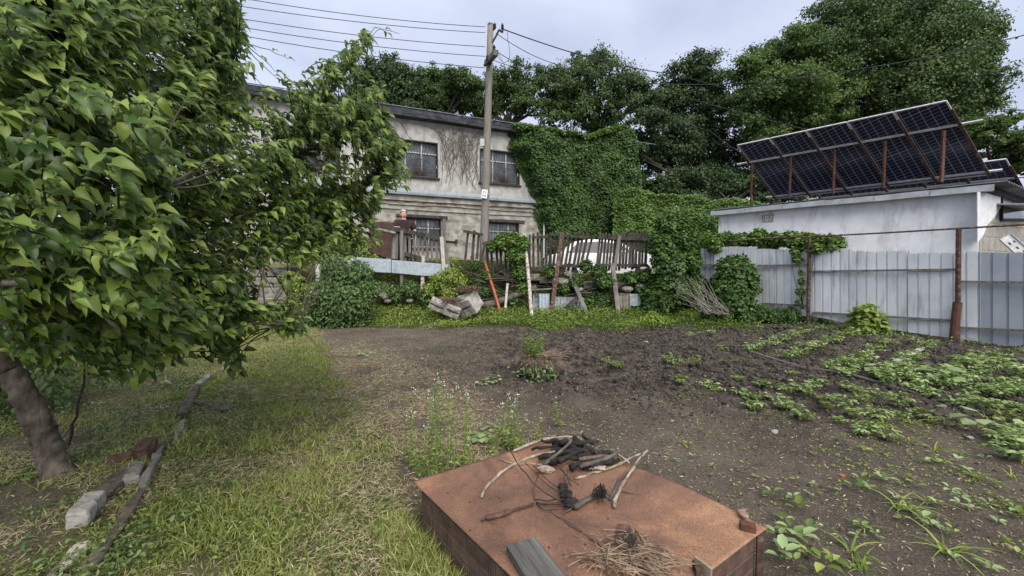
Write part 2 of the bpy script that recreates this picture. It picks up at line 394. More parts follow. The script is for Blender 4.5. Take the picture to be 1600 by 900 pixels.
tcg = N('ShaderNodeTexCoord'); o = N('ShaderNodeOutputMaterial'); p = N('ShaderNodeBsdfPrincipled'); p.inputs['Roughness'].default_value = .97; p.inputs['Specular IOR Level'].default_value = .15
soil = ramp(noise(.9,7,.7).outputs[0], [(.36,(.075,.061,.048)),(.62,(.145,.119,.094))])
speck = ramp(noise(95,2,.5).outputs[0], [(.57,(0,0,0)),(.68,(1,1,1))])
pale = N('ShaderNodeRGB'); pale.outputs[0].default_value = (.24,.20,.155,1)
c1 = mixc(speck.outputs[0], soil.outputs[0], pale.outputs[0])
dug = N('ShaderNodeAttribute'); dug.attribute_name = 'dug'
dark = ramp(noise(3,7,.7).outputs[0], [(.42,(.028,.023,.020)),(.62,(.125,.104,.085))])
c1 = mixc(dug.outputs['Fac'], c1, dark.outputs[0])
lawn = ramp(noise(5,7,.7).outputs[0], [(.36,(.07,.055,.03)),(.52,(.12,.125,.045)),(.66,(.24,.21,.10))])
la = N('ShaderNodeAttribute'); la.attribute_name = 'lawn'; c2 = mixc(la.outputs['Fac'], c1, lawn.outputs[0])
sa = N('ShaderNodeAttribute'); sa.attribute_name = 'straw'; strc = ramp(noise(30,5,.7).outputs[0], [(.42,(.075,.06,.045)),(.6,(.24,.19,.12))])
c3 = mixc(sa.outputs['Fac'], c2, strc.outputs[0])
wa = N('ShaderNodeAttribute'); wa.attribute_name = 'weed'; wc = ramp(noise(8,5,.7).outputs[0], [(.4,(.03,.03,.015)),(.6,(.06,.08,.025))])
c4 = mixc(wa.outputs['Fac'], c3, wc.outputs[0])
L(c4, p.inputs['Base Color'])
b = N('ShaderNodeBump'); b.inputs['Strength'].default_value = 1; b.inputs['Distance'].default_value = .05
ad = N('ShaderNodeMath'); ad.operation = 'MULTIPLY_ADD'; ad.inputs[1].default_value = .45
L(noise(60,6,.7).outputs[0], ad.inputs[0]); L(noise(14,8,.75).outputs[0], ad.inputs[2]); L(ad.outputs[0], b.inputs['Height']); L(b.outputs[0], p.inputs['Normal'])
L(p.outputs[0], o.inputs[0]); MATS['earth'] = m
g = link('ground', me, 'earth', origin=(0,0,0)); tag(g, kind='structure')

# ================================================================ THE OLD TWO-STOREY HOUSE
W0 = Vector((-4.7,20,0)); U = Vector((.92,.39,0)).normalized(); NW = Vector((U.y,-U.x,0))   # NW points at the camera
def Wp(t, z, off=0.0): return W0 + U*t + NW*off + Vector((0,0,z))
def onwall(px, py, off=0.0):
    q = PL(px, py, W0+NW*off, NW); return (q-W0).dot(U), q.z
house = thing('house', 'old two-storey grey plastered house with barred windows and black felt roof', 'house', tuple(Wp(0,1.9)))
T0, T1, ZB, ZT, DP = -11.0, 12.9, .6, 8.72, 9.0
ups = [(-1.2,1.15),(3.3,5.55)]; lo_ = [(-.6,1.28),(3.75,5.5)]
zu = (onwall(648,276)[1], onwall(648,219)[1]); zl = (2.6, onwall(665,341)[1])
ops = [(a,b,zu[0],zu[1]) for a,b in ups]+[(a,b,zl[0],zl[1]) for a,b in lo_]+[(-5.6,-3.3,zu[0],zu[1]),(-5.2,-3.4,zl[0],zl[1]),(-9.8,-7.5,zu[0],zu[1])]
ops[3] = (ops[3][0],ops[3][1],2.6,zl[1]-.03)
def wall_sheet(mb, org, u, n, t0, t1, z0, z1, ops, depth):
    ts = sorted({t0,t1,*[q for a,b,_,_ in ops for q in (a,b)]}); zs = sorted({z0,z1,*[q for *_,a,b in ops for q in (a,b)]})
    f = lambda t,z,d=0: org+u*t+n*d+Vector((0,0,z))
    for i in range(len(ts)-1):
        for j in range(len(zs)-1):
            tm, zm = (ts[i]+ts[i+1])/2, (zs[j]+zs[j+1])/2
            if any(a<tm<b and c<zm<d for a,b,c,d in ops): continue
            mb.add([f(ts[i],zs[j]),f(ts[i+1],zs[j]),f(ts[i+1],zs[j+1]),f(ts[i],zs[j+1])],[(0,1,2,3)])
    for a,b,c,d in ops:
        mb.add([f(a,c),f(b,c),f(b,d),f(a,d),f(a,c,-depth),f(b,c,-depth),f(b,d,-depth),f(a,d,-depth)],[(0,1,5,4),(1,2,6,5),(2,3,7,6),(3,0,4,7)])
LEDGE = onwall(650,304)[1]
mb = MB(); ou = [q for q in ops if q[2]>LEDGE]; ol = [q for q in ops if q[2]<LEDGE]
wall_sheet(mb, W0, U, NW, T0, T1, LEDGE, ZT, ou, .22)
for t_ in (T0,T1):
    q = [Wp(t_,ZB), Wp(t_,ZB,-DP), Wp(t_,ZT,-DP), Wp(t_,ZT)]; mb.add(q,[(0,1,2,3) if t_==T0 else (3,2,1,0)])
mb.add([Wp(T1,ZB,-DP),Wp(T0,ZB,-DP),Wp(T0,ZT,-DP),Wp(T1,ZT,-DP)],[(0,1,2,3)])
mb.build('wall','stucco',house)
mb = MB(); wall_sheet(mb, W0+NW*.05, U, NW, T0, T1, ZB, LEDGE-.04, ol, .27)
# horizontal shelves and broken bands of the lower storey
for k,(z,h,pr) in enumerate([(LEDGE-.30,.05,.09),(LEDGE-.50,.035,.07),(LEDGE-.74,.05,.06)]):
    t = T0
    while t < T1:
        l = random.uniform(.7,2.4); dz = random.uniform(-.02,.02)
        mb.box(Wp(t+l/2, z+dz, .05+pr/2), (l*.995,pr,h*random.uniform(.6,1.2)), math.atan2(U.y,U.x)); t += l
mb.build('ground_storey_wall','old_plaster',house)
mb = MB()
for k in range(46):
    t = random.choice([random.uniform(-.6,1.6),random.uniform(-2.5,6.3)]); 
    mb.box(Wp(t, LEDGE-.40+random.uniform(-.05,.045), .055), (.2,.03,.055), math.atan2(U.y,U.x))
mb.build('brickwork','brick_red',house)
mb = MB(); t = T0
while t < T1:
    l = 1.9; mb.hexa([Wp(t,LEDGE-.05),Wp(t+l-.01,LEDGE-.05),Wp(t+l-.01,LEDGE-.05,.2),Wp(t,LEDGE-.05,.2)][::-1], [Wp(t,LEDGE+.24,.02),Wp(t+l-.01,LEDGE+.24,.02),Wp(t+l-.01,LEDGE+.06,.2),Wp(t,LEDGE+.06,.2)][::-1]); t += l
mb.build('ledge','ledge_blue',house,fix=True)
# roof: felt covered slab in two thicknesses with a ragged edge
mb = MB(); t = T0-.5
ang = math.atan2(U.y,U.x)
while t < T1+.3:
    l = random.uniform(.9,1.5); l = min(l, T1+.3-t+.01); j = random.uniform(-.02,.02)
    mb.hexa([Wp(t,8.70+j,-.3),Wp(t+l-.015,8.70+j,-.3),Wp(t+l-.015,8.72+j,.42),Wp(t,8.72+j,.42)][::-1],[Wp(t,9.0+j,-.3),Wp(t+l-.015,9.0+j,-.3),Wp(t+l-.015,8.84+j,.45),Wp(t,8.84+j,.45)][::-1]); t += l
rf = mb.build('roof','roof_felt',house,fix=True)
mb = MB(); t = T0-.5
while t < T1+.3:
    l = random.uniform(1.5,2.8); l = min(l,T1+.3-t+.01); j = random.uniform(-.015,.015)
    mb.hexa([Wp(t,9.0+j,-DP-.3),Wp(t+l-.01,9.0+j,-DP-.3),Wp(t+l-.01,8.93+j,.25),Wp(t,8.93+j,.25)][::-1],[Wp(t,9.35+j,-DP-.3),Wp(t+l-.01,9.35+j,-DP-.3),Wp(t+l-.01,9.14+j,.28),Wp(t,9.14+j,.28)][::-1]); t += l
mb.build('felt_layer','roof_felt',rf,fix=True)
mb = MB(); t = T0-.5
while t < T1+.2:
    l = random.uniform(.5,1.8); mb.bar(Wp(t,9.17,.3), Wp(t+l-.03,9.17+random.uniform(-.01,.02),.3), .05,.035); t += l
mb.build('roof_edge','felt_edge',rf)
def window(t0,t1,z0,z1,style,back):
    ww, hh = t1-t0, z1-z0
    mb = MB(); e = .055
    def bx(ta,tb,za,zb,off,th): mb.hexa([Wp(ta,za,off-th),Wp(tb,za,off-th),Wp(tb,za,off),Wp(ta,za,off)],[Wp(ta,zb,off-th),Wp(tb,zb,off-th),Wp(tb,zb,off),Wp(ta,zb,off)])
    bx(t0+.003,t1-.003,z0+.003,z0+e,.02,.10); bx(t0+.003,t1-.003,z1-e,z1-.003,.02,.10)
    bx(t0+.003,t0+e,z0+e,z1-e,.02,.10); bx(t1-e,t1-.003,z0+e,z1-e,.02,.10)
    wn = mb.build('window','dark_frame',house,fix=True)
    mb = MB(); bx(t0+e,t1-e,z0+e,z1-e,-.16,.01); mb.build('pane','glass_dull',wn,fix=True)
    mb = MB(); n = 3
    for k in range(1,n): 
        c = t0+ww*k/n; bx(c-.03,c+.03,z0+e,z1-e,-.11,.045)
    bx(t0+e,t1-e,z0+hh*.66,z0+hh*.66+.05,-.105,.055); bx(t0+e,t1-e,z0+e,z0+e+.05,-.112,.04)
    mb.build('mullion','weathered_white' ,wn,fix=True)
    mb = MB(); r = .011; cx = t0+ww*(.62 if style else .5)
    if style:                                   # fan of bars with an arc
        for k in range(-14,15):
            a = R(90+k*6.3); dx, dz = math.cos(a), math.sin(a)
            tm = min([q for q in ((t1-e-cx)/dx if dx>0 else 9,(t0+e-cx)/dx if dx<0 else 9,(hh-2*e)/dz if dz>1e-3 else 9) if q>0])
            mb.tube([Wp(cx,z0+e,-.02),Wp(cx+dx*tm,z0+e+dz*tm,-.02)], r, 4)
        for rr in (.5,.98):
            mb.tube([Wp(cx+math.cos(R(a))*hh*rr*.95, z0+e+math.sin(R(a))*hh*rr*.93, -.02) for a in range(4,177,8) if t0+e < cx+math.cos(R(a))*hh*rr*.95 < t1-e], r, 4)
    else:
        for k in range(1,10): mb.tube([Wp(t0+ww*k/10,z0+e,-.02),Wp(t0+ww*k/10+.06*math.sin(k),z1-e,-.02)], r, 4)
        for k in range(6): mb.tube([Wp(t0+ww*(.4+.06*k),z0+e,0),Wp(t0+ww*(.55+.09*k),z0+hh*.75,0)], r, 4)
        mb.tube([Wp(t0+e,z0+hh*.72,-.01),Wp(t1-e,z0+hh*.72,-.01)], r, 4)
    mb.build('grille','iron',wn)
    mb = MB(); mb.bar(Wp(t0-.08,z0-.03,.06),Wp(t1+.08,z0-.03,.06),.14,.05); mb.build('sill','dark_frame',wn)
    if back:
        mb = MB(); mb.bar(Wp(t0-.3,z1+.075,.07),Wp(t1+.3,z1+.075,.07),.12,.13); mb.build('lintel','dark_wood',wn)
for k,(a,b_,c,d) in enumerate(ops): window(a,b_,c,d, c>LEDGE, c<LEDGE)
# lower left side door post strips
mb = MB(); tt = onwall(693,360)[0]; mb.bar(Wp(tt,1.9,.1),Wp(tt,zl[1],.1),.12,.12,up=NW); mb.build('post','grey_wood',house)
# small electrical box and conduit
mb = MB(); q = onwall(712,378); mb.tube([Wp(q[0]-1.1,q[1]+.05,.1),Wp(q[0],q[1],.1)],.04,6); mb.tube([Wp(q[0],q[1]-.1,.14),Wp(q[0],q[1]+.12,.14)],.07,8); mb.build('pipe_stub','iron',house)
dp = MB(); q = onwall(850,328,.3); dp.tube([Wp(q[0],q[1],.3),Wp(q[0],2.2,.3)],.045,8); dp.tube([Wp(q[0],q[1]-.6,.3),Wp(q[0],q[1]-.68,.3)],.055,8)
tag(dp.build('drainpipe','alu'), 'pale thin downpipe in front of the ivy edge of the grey house', 'drainpipe')
# dry vine stems climbing the plaster
mb = MB(); rr = random.Random(3)
def stem(t,z,a,l,r,dep):
    pts = [Wp(t,z,.025)]; n = max(3,int(l/.16))
    for k in range(n):
        a += rr.uniform(-.25,.25)+ (math.pi/2-a)*.03; t += math.cos(a)*l/n; z += math.sin(a)*l/n
        if z > 8.65 or z < LEDGE+.3 or any(x0-.03<t<x1+.03 and c-.05<z<d+.05 for x0,x1,c,d in ou): break
        pts.append(Wp(t,z,.02+rr.uniform(0,.02)))
        if dep and rr.random()<.24: stem(t,z,a+rr.choice([-.7,.7])*rr.uniform(.5,1.2),l*.5,r*.65,dep-1)
    if len(pts)>2: mb.tube(pts, taper(r,r*.4,len(pts)), 4, False)
for k in range(44): stem(rr.uniform(1.25,3.25) if k<28 else rr.uniform(-3.5,6.5), LEDGE+.32+rr.uniform(0,1.6), rr.uniform(1.25,2.0), rr.uniform(2,3.6), rr.uniform(.006,.012), 3)
for k in range(10): stem(rr.uniform(1.3,3.1), zu[0]+rr.uniform(0,1.2), rr.uniform(1.0,2.1), rr.uniform(1,2.2), .008, 2)
mat('vine_bark',[(.09,.075,.06),(.16,.135,.11)],9,.95)
tag(mb.build('dry_vine','vine_bark'), 'leafless brown vine stems fanned over the plaster between upper windows', 'vine')

# ---------------------------------------------------------------- leaf coverings
def lumpy(a, b, s): return fbm(a*1.3, b*1.3, 0, 3, s)
def ivy_sheet(name, n, fn, size, m, label, cat='ivy', seed=0, group=None, stems=None):
    """fn(u,v)-> (pos, outward normal) arrays"""
    u, v = rng.random(n), rng.random(n); pos, nrm, keep = fn(u,v)
    pos, nrm = pos[keep], nrm[keep]; k = len(pos)
    dr = rdir(k)*.65 + nrm*.35 + np.array([0,0,-.75]); up = nrm*1.0 + np.array([0,0,.7]) + rdir(k)*.45
    rn = .12+.5*rng.random(k)+.5*(fbm(pos[:,0]*1.6,pos[:,2]*1.6,pos[:,1],2,seed)-.3)
    o = leafmesh(name, T_ivy(), pos, dr, up, size*(.55+.75*rng.random(k)), rn, m)
    return tag(o, label, cat, group)
U3, N3 = np.array(U), np.array(NW)
# ivy on the house; outline given in wall coordinates from its left boundary
edge = [onwall(x,y) for x,y in [(790,200),(796,216),(800,240),(812,262),(822,290),(830,318),(838,345),(845,372)]]
ez = np.array([e[1] for e in edge])[::-1]; et = np.array([e[0] for e in edge])[::-1]
topt = [onwall(x,y) for x,y in [(780,205),(800,199),(820,200),(850,205),(880,210),(905,215),(925,212),(940,204),(960,200),(972,203),(980,212),(984,235),(990,300)]]
tt_, tz_ = np.array([e[0] for e in topt]), np.array([e[1] for e in topt])
def f_house(u,v):
    t = 4.2+u*(13.6-4.2); zt = np.interp(t,tt_,tz_)+.18*(lumpy(t*2,0*t,4)-.5)*2; z = 1.6+v*(zt-1.6)
    le = np.interp(z, ez, et)+ .35*(fbm(z*2,z*0,0,3,8)-.5)*2
    dep = .05+1.1*(fbm(t*.9,z*.9,0,3,6)-.15)+rng.random(len(t))**2*.30
    dep = dep*ss(0,.6,t-le)*(1-.5*ss(.35,0,zt-z)) + .05
    pos = W0.x*0 + np.array(W0)[None]+U3*t[:,None]+N3*dep[:,None]; pos[:,2] = z
    nr = np.tile(N3,(len(t),1)).astype(float); g_ = fbm((t+.1)*.9,z*.9,0,3,6)-fbm((t-.1)*.9,z*.9,0,3,6); gz = fbm(t*.9,(z+.1)*.9,0,3,6)-fbm(t*.9,(z-.1)*.9,0,3,6)
    nr = nr - 3*g_[:,None]*U3; nr[:,2] -= 3*gz
    return pos, nr, (t>le)
ivy_sheet('ivy', 90000, f_house, .105, 'ivy_leaf', 'thick dark green ivy covering the right end of the grey house', seed=41)
def f_top(u,v):                                 # fresh growth at the ridge and round the corner
    t = 5+u*(13.8-5); zt = np.interp(t,tt_,tz_)+.15; dep = v*1.3-.5
    pos = np.array(W0)[None]+U3*t[:,None]+N3*dep[:,None]; pos[:,2] = zt-.35*np.abs(v-.5)-.25*rng.random(len(t))+.3*(fbm(t*1.5,v*2,0,3,7)-.5)
    nr = np.tile(N3*.5+np.array([0,0,1.]),(len(t),1)); return pos, nr, pos[:,2]>0
ivy_sheet('ivy', 11000, f_top, .11, 'ivy_fresh', 'bright young ivy shoots crowning the roof edge above the dark ivy', seed=42)
# lower outbuilding wall further right, buried in ivy
q0, q1 = P(972,300,22.5), P(1190,335,19.5)
q0.z = q1.z = 0; ua = (q1-q0).normalized(); na = Vector((ua.y,-ua.x,0)); la_ = (q1-q0).length
za, zb_ = P(980,296,22.4).z, P(1165,322,19.7).z
mb = MB(); w2 = q0-na*.3
mb.hexa([w2+Vector((0,0,.4)), w2+ua*la_+Vector((0,0,.4)), w2+ua*la_-na*3+Vector((0,0,.4)), w2-na*3+Vector((0,0,.4))],
        [w2+Vector((0,0,za-.5)), w2+ua*la_+Vector((0,0,zb_-.5)), w2+ua*la_-na*3+Vector((0,0,zb_-.5)), w2-na*3+Vector((0,0,za-.5))])
tag(mb.build('outbuilding','old_plaster',fix=True), 'low outbuilding hidden under ivy right of the grey house', 'outbuilding')
UA, NA = np.array(ua), np.array(na)
def f_out(u,v):
    t = u*(la_+.6)-.3; top = za+(zb_-za)*t/la_+.35*(lumpy(t,t*0,15)-.5)*2; vv = v*1.5
    flat = vv>1
    z = np.where(flat, top-.15*rng.random(len(t)), .6+vv*(top-.6)); dep = .1+.8*fbm(t,z,0,3,16)+rng.random(len(t))*.2
    dep = np.where(flat, .5-(vv-1)*6, dep)
    pos = np.array(q0)[None]+UA*t[:,None]+NA*dep[:,None]; pos[:,2] = z
    nr = np.where(flat[:,None], np.array([0,0,1.]), NA); return pos, nr, z>0
ivy_sheet('ivy', 42000, f_out, .105, 'ivy_fresh', 'lighter green ivy blanket over the low outbuilding beside the white one', seed=43)

# ================================================================ THE WHITE OUTBUILDING WITH SOLAR PANELS
cn = Vector((14.2,12.5,0)); fr = Vector((8.97,17.9,0)); ub = (fr-cn).normalized(); nb = Vector((-ub.y,ub.x,0)); nb = nb if nb.y<0 else -nb
lb = (fr-cn).length; ue = Vector((1,.55,0)).normalized(); Lend = 7.0
zc = P(1526,300,12.5).z
shed = thing('outbuilding', 'whitewashed masonry outbuilding behind the sheet metal fence', 'outbuilding', tuple(cn))
mb = MB(); q = lambda a,b_,z: cn+ub*a+ue*b_+Vector((0,0,z))
mb.add([q(0,0,0),q(lb,0,0),q(lb,0,zc),q(0,0,zc),q(lb,Lend,0),q(lb,Lend,zc),q(0,Lend,0),q(0,Lend,zc)],[(1,0,3,2),(4,1,2,5),(6,4,5,7)])
mb.build('wall','white_wall',shed)
# end wall: block masonry, with whitewash on its left part ending along a slant
ne = Vector((ue.y,-ue.x,0))
mb = MB()
for k in range(9):
    z0 = k*zc/9; x = -(.3 if k%2 else 0)
    while x < Lend:
        a_, b_ = max(x,0), min(x+.6,Lend)
        if b_-a_>.05: mb.hexa([q(0,a_+.006,z0+.006)+ne*random.uniform(0,.012),q(0,b_-.006,z0+.006)+ne*.008,q(0,b_-.006,z0+.006)-ne*.15,q(0,a_+.006,z0+.006)-ne*.15],[q(0,a_+.006,z0+zc/9-.006)+ne*random.uniform(0,.012),q(0,b_-.006,z0+zc/9-.006)+ne*.008,q(0,b_-.006,z0+zc/9-.006)-ne*.15,q(0,a_+.006,z0+zc/9-.006)-ne*.15])
        x += .6
mb.add([q(0,0,0)-ne*.01,q(0,Lend,0)-ne*.01,q(0,Lend,zc)-ne*.01,q(0,0,zc)-ne*.01],[(0,1,2,3)])
mb.build('end_wall','block_wall',shed,fix=True)
def onend(px,py,off=0.0):
    p_ = PL(px,py,cn+ne*off,ne); return p_
mb = MB(); poly = [(1526,300),(1564,303),(1562,325),(1552,340),(1541,352),(1536,366),(1526,380)]
mb.prism([onend(x,y,.02) for x,y in poly], ne*.02); mb.build('whitewash','gable_white',shed,fix=True)
mb = MB(); a_,b_,c_,d_ = [onend(x,y,.05) for x,y in ((1565,308),(1625,315),(1625,343),(1565,343))]
for s,e in ((a_,b_),(b_,c_),(c_,d_),(d_,a_)): mb.bar(s,e,.07,.07,up=ne)
fo = mb.build('window','black',shed)
mb = MB(); mb.prism([p_-ne*.03 for p_ in (a_,b_,c_,d_)], ne*.02); mb.build('pane','glass_dull',fo,fix=True)
# fascia and roof
mb = MB(); t = -.35; segs = 6; oh = nb*.32
za_ = P(1545,290,12.4).z
for k in range(segs):
    a0 = -.22+(lb+.45)*k/segs; a1 = -.22+(lb+.45)*(k+1)/segs-.012
    j0, j1 = random.uniform(-.015,.015), random.uniform(-.015,.015)
    f = lambda a,o_,z: cn+ub*a+nb*o_+Vector((0,0,z))
    mb.hexa([f(a0,-.1,zc+.0),f(a1,-.1,zc+.0),f(a1,.34,zc-.02+j1),f(a0,.34,zc-.02+j0)],[f(a0,-.1,zc+.2),f(a1,-.1,zc+.2),f(a1,.36,zc+.16+j1),f(a0,.36,zc+.16+j0)])
rs = mb.build('roof','fascia',shed,fix=True)
mb = MB(); n = 46; v0 = []; 
for k in range(n+1):
    a = -.25+ (lb+.2)*k/n; zz = .03*math.sin(k*math.pi)
wv = 28
vs = []; fs = []
for k in range(wv*4+1):
    s_ = -.1+(Lend+.2)*k/(wv*4); zz = .035*math.sin(k*math.pi/2)
    for a in (-.5, lb+.2): vs.append(cn+ub*a+ue*s_+Vector((0,0,zc+.24+zz-.02*s_)))
for k in range(wv*4): fs.append((2*k,2*k+2,2*k+3,2*k+1))
mb.add(vs,fs); cs = mb.build('corrugated_sheet','corrugated_dark',rs); sm = cs.modifiers.new('thick','SOLIDIFY'); sm.thickness = .015
mb = MB(); mb.bar(q(-.05,.1,zc+.08)+ne*.02,q(-.05,Lend,zc+.0)+ne*.02,.08,.16); mb.build('beam','dark_wood',rs)
mb = MB(); mb.hexa([q(0,1.3,zc-.28)+ne*.01,q(0,4.2,zc-.28)+ne*.01,q(0,4.2,zc-.36)+ne*.6,q(0,1.3,zc-.36)+ne*.6],[q(0,1.3,zc-.24)+ne*.01,q(0,4.2,zc-.24)+ne*.01,q(0,4.2,zc-.32)+ne*.6,q(0,1.3,zc-.32)+ne*.6]); mb.build('canopy','fascia',shed,fix=True)
# faint raised number tablet on the wall
def onfront(px,py,off=0.0): return PL(px,py,cn+nb*off,nb)
mb = MB(); a_,b_,c_,d_ = [onfront(x,y,.0) for x,y in ((1190,336),(1209,334),(1208,347),(1191,348))]
mb.prism([a_,b_,c_,d_], nb*.012); pq = mb.build('plaque','block_wall',shed,fix=True)
mb = MB()
for (x0,y0,x1,y1) in ((1193,338,1193,345),(1196.5,338,1196.5,345),(1200,338,1200,345),(1196.5,338,1200,338),(1196.5,345,1200,345),(1203,338,1206,338),(1206,338,1204,345)): mb.bar(onfront(x0,y0,.014),onfront(x1,y1,.014),.022,.012,up=nb)
mb.build('raised_marks','white_wall',pq)
# solar arrays
def arr_mat():
    m = bpy.data.materials.new('solar_cells'); m.use_nodes = True; t = m.node_tree; p = t.nodes['Principled BSDF']; N = t.nodes.new; L = t.links.new
    uv = N('ShaderNodeUVMap'); sp_ = N('ShaderNodeSeparateXYZ'); L(uv.outputs[0], sp_.inputs[0])
    def lines(sock, n, wdt):
        a = N('ShaderNodeMath'); a.operation='MULTIPLY'; a.inputs[1].default_value = n; L(sock, a.inputs[0])
        b = N('ShaderNodeMath'); b.operation='FRACT'; L(a.outputs[0], b.inputs[0])
        c = N('ShaderNodeMath'); c.operation='LESS_THAN'; c.inputs[1].default_value = wdt; L(b.outputs[0], c.inputs[0]); return c.outputs[0]
    l1 = lines(sp_.outputs[0], 6, .05); l2 = lines(sp_.outputs[1], 24, .10); l3 = lines(sp_.outputs[1], 2, .010)
    mx = N('ShaderNodeMath'); mx.operation='MAXIMUM'; L(l1,mx.inputs[0]); l2b = N('ShaderNodeMath'); l2b.operation='MULTIPLY'; l2b.inputs[1].default_value=.55; L(l2,l2b.inputs[0]); L(l2b.outputs[0],mx.inputs[1])
    mx2 = N('ShaderNodeMath'); mx2.operation='MAXIMUM'; L(mx.outputs[0],mx2.inputs[0]); L(l3,mx2.inputs[1])
    n_ = N('ShaderNodeTexNoise'); n_.inputs['Scale'].default_value = .8; tc_ = N('ShaderNodeTexCoord'); L(tc_.outputs['Object'], n_.inputs[0])
    r_ = N('ShaderNodeValToRGB'); r_.color_ramp.elements[0].color=(.006,.007,.016,1); r_.color_ramp.elements[1].color=(.014,.018,.045,1); L(n_.outputs[0], r_.inputs[0])
    c = N('ShaderNodeMixRGB'); c.inputs[2].default_value=(.30,.34,.42,1); L(mx2.outputs[0],c.inputs[0]); L(r_.outputs[0],c.inputs[1]); L(c.outputs[0],p.inputs['Base Color'])
    p.inputs['Roughness'].default_value=.22; p.inputs['Specular IOR Level'].default_value=.4; MATS['solar_cells'] = m
arr_mat()
def array(T, ua_, dn, cols, cw, label):
    """T near top corner, ua_ along, dn from top edge to bottom edge"""
    hgt = dn.length; d1 = dn.normalized(); nn = ua_.cross(d1).normalized(); nn = nn if nn.z < 0 else -nn   # nn faces down / camera
    sv = thing('solar_array', label, 'solar panels', tuple(T+dn+ua_*cols*cw/2-Vector((0,0,.5))))
    for k in range(cols):
        a = T+ua_*(k*cw); c4 = [a+ua_*.02, a+ua_*(cw-.02), a+ua_*(cw-.02)+dn, a+ua_*.02+dn]
        mb = MB(); mb.prism(c4, -nn*.03); pn = mb.build('solar_panel','solar_cells',sv,fix=True)
        uvl = pn.data.uv_layers.new(name='UVMap'); org = WL[pn.name]
        for lp in pn.data.loops:
            v = pn.data.vertices[lp.vertex_index].co+org-a; dd = v.dot(d1)/hgt; aa = (v-d1*v.dot(d1)); uvl.data[lp.index].uv = ((v.dot(ua_)-dd*dn.dot(ua_))/cw, dd)
        mb = MB()
        for s,e in ((c4[0],c4[1]),(c4[1],c4[2]),(c4[2],c4[3]),(c4[3],c4[0])): mb.bar(s+nn*.012,e+nn*.012,.035,.05,up=nn)
        mb.build('frame','alu',pn)
    Lx = cols*cw
    mb = MB()
    for k in range(cols+1):
        s = T+ua_*(k*cw)+nn*.07; o_ = nn*.0
        mb.bar(s+dn*.10, s+dn*1.0, .07, .05, up=nn)
    mb.build('rafter','rust_dark',sv)
    for fr_, ex in ((.30,.45),(.95,.30)):
        mb = MB(); mb.bar(T-ua_*ex+dn*fr_+nn*.055, T+ua_*(Lx+ex)+dn*fr_+nn*.055, .06, .05, up=nn); mb.build('rail','alu',sv)
    for k in range(5):
        a = T+ua_*(Lx*(.06+k*.23))+dn*.32+nn*.16; ft = a.copy(); ft.z = (T+dn).z-.28
        mb = MB(); mb.bar(ft, a, .085 if k==0 else .06, .06, up=(0,1,0)); mb.build('post','rust_steel',sv)
ua2 = Vector((-.655,.755,0)).normalized()
Tn = P(1480,157,12.4); Bn = P(1546,272,12.95); dn = Bn-Tn
array(Tn, ua2, dn, 5, 1.165, 'large tilted array of five dark solar panels on rusty posts')
T2 = P(1573,248,14.9); array(T2, ua2, dn*.98, 5, 1.165, 'second solar array partly hidden behind the large one')

# ================================================================ SHEET METAL FENCE
FA, FB = Vector((10.3,8.27,0)), Vector((6.5,13.8,0)); uf = (FA-FB).normalized(); nf = Vector((uf.y,-uf.x,0)); nf = nf if nf.y<0 else -nf
def onf(px,py,off=0.0): return PL(px,py,FA+nf*off,nf)
fence = thing('metal_fence', 'tall fence of patched corrugated sheets with wooden rails and rusty posts', 'fence', tuple(FA))
def sheet(x0,x1,yt0,yt1,yb0,yb1,m,off):
    a = onf(x0,yt0,off); b_ = onf(x1,yt1,off); c = onf(x1,yb1,off); d = onf(x0,yb0,off)
    Lw = (Vector((b_.x,b_.y,0))-Vector((a.x,a.y,0))).length; n = max(2,int(round(Lw/.2)))
    prof = []
    for k in range(n):
        for s,h in ((0,0),(.74,0),(.79,1),(.92,1),(.97,0)): prof.append(((k+s)/n,h))
    prof.append((1,0)); vs = []; fs = []
    for s,h in prof:
        o_ = nf*(-.028*h)+nf*.01*math.sin(s*5)
        p0 = d.lerp(c,s)+o_; p1 = a.lerp(b_,s)+o_; p1.z += .012*math.sin(s*9+x0)
        vs += [p0, p0.lerp(p1,.5)+nf*.012*math.sin(s*7+x0), p1]
    for k in range(len(prof)-1):
        for j in (0,1): fs.append((3*k+j,3*k+3+j,3*k+4+j,3*k+1+j))
    mb = MB(); mb.add(vs,fs); o_ = mb.build('sheet',m,fence); sm = o_.modifiers.new('thick','SOLIDIFY'); sm.thickness = .004
sheet(1095,1119,388,388,470,472,'galv_dark',-.03); sheet(1116,1183,386,385,474,476,'galv_sheet',0); sheet(1181,1264,389,390,482,495,'galv_sheet',-.03)
sheet(1262,1328,390,388,492,506,'galv_sheet',0); sheet(1326,1421,393,392,506,519,'galv_sheet',-.03); sheet(1419,1532,396,393,519,534,'galv_sheet',0)
sheet(1528,1660,395,393,534,556,'galv_dark',-.035); sheet(1655,1850,393,391,556,590,'galv_sheet',0)
for x0,y0,x1,y1 in ((1096,414,1180,413),(1183,415,1262,414),(1270,424,1493,421),(1502,440,1700,443),(1096,443,1120,443),(1190,474,1262,478),(1270,488,1492,501),(1500,512,1700,521)):
    mb = MB(); mb.bar(onf(x0,y0,.05),onf(x1,y1,.05),.07,.045,up=(0,0,1)); mb.build('rail','grey_wood' if y0>405 else 'pale_wood',fence)
for px,yt,yb,w_ in ((1265,370,501,.09),(1498,357,536,.085)):
    mb = MB(); a = onf(px,yt,.12); b_ = onf(px-2,yb,.12); b_.z = -.2; mb.tube([b_,a],w_/2 if px<1400 else .045,8); pst = mb.build('post','rust_dark' ,fence)
mb = MB(); a = onf(1496,472,.12); b_ = onf(1489,540,.12); mb.tube([b_,a],.075,10); mb.build('sleeve','rust_steel',pst)
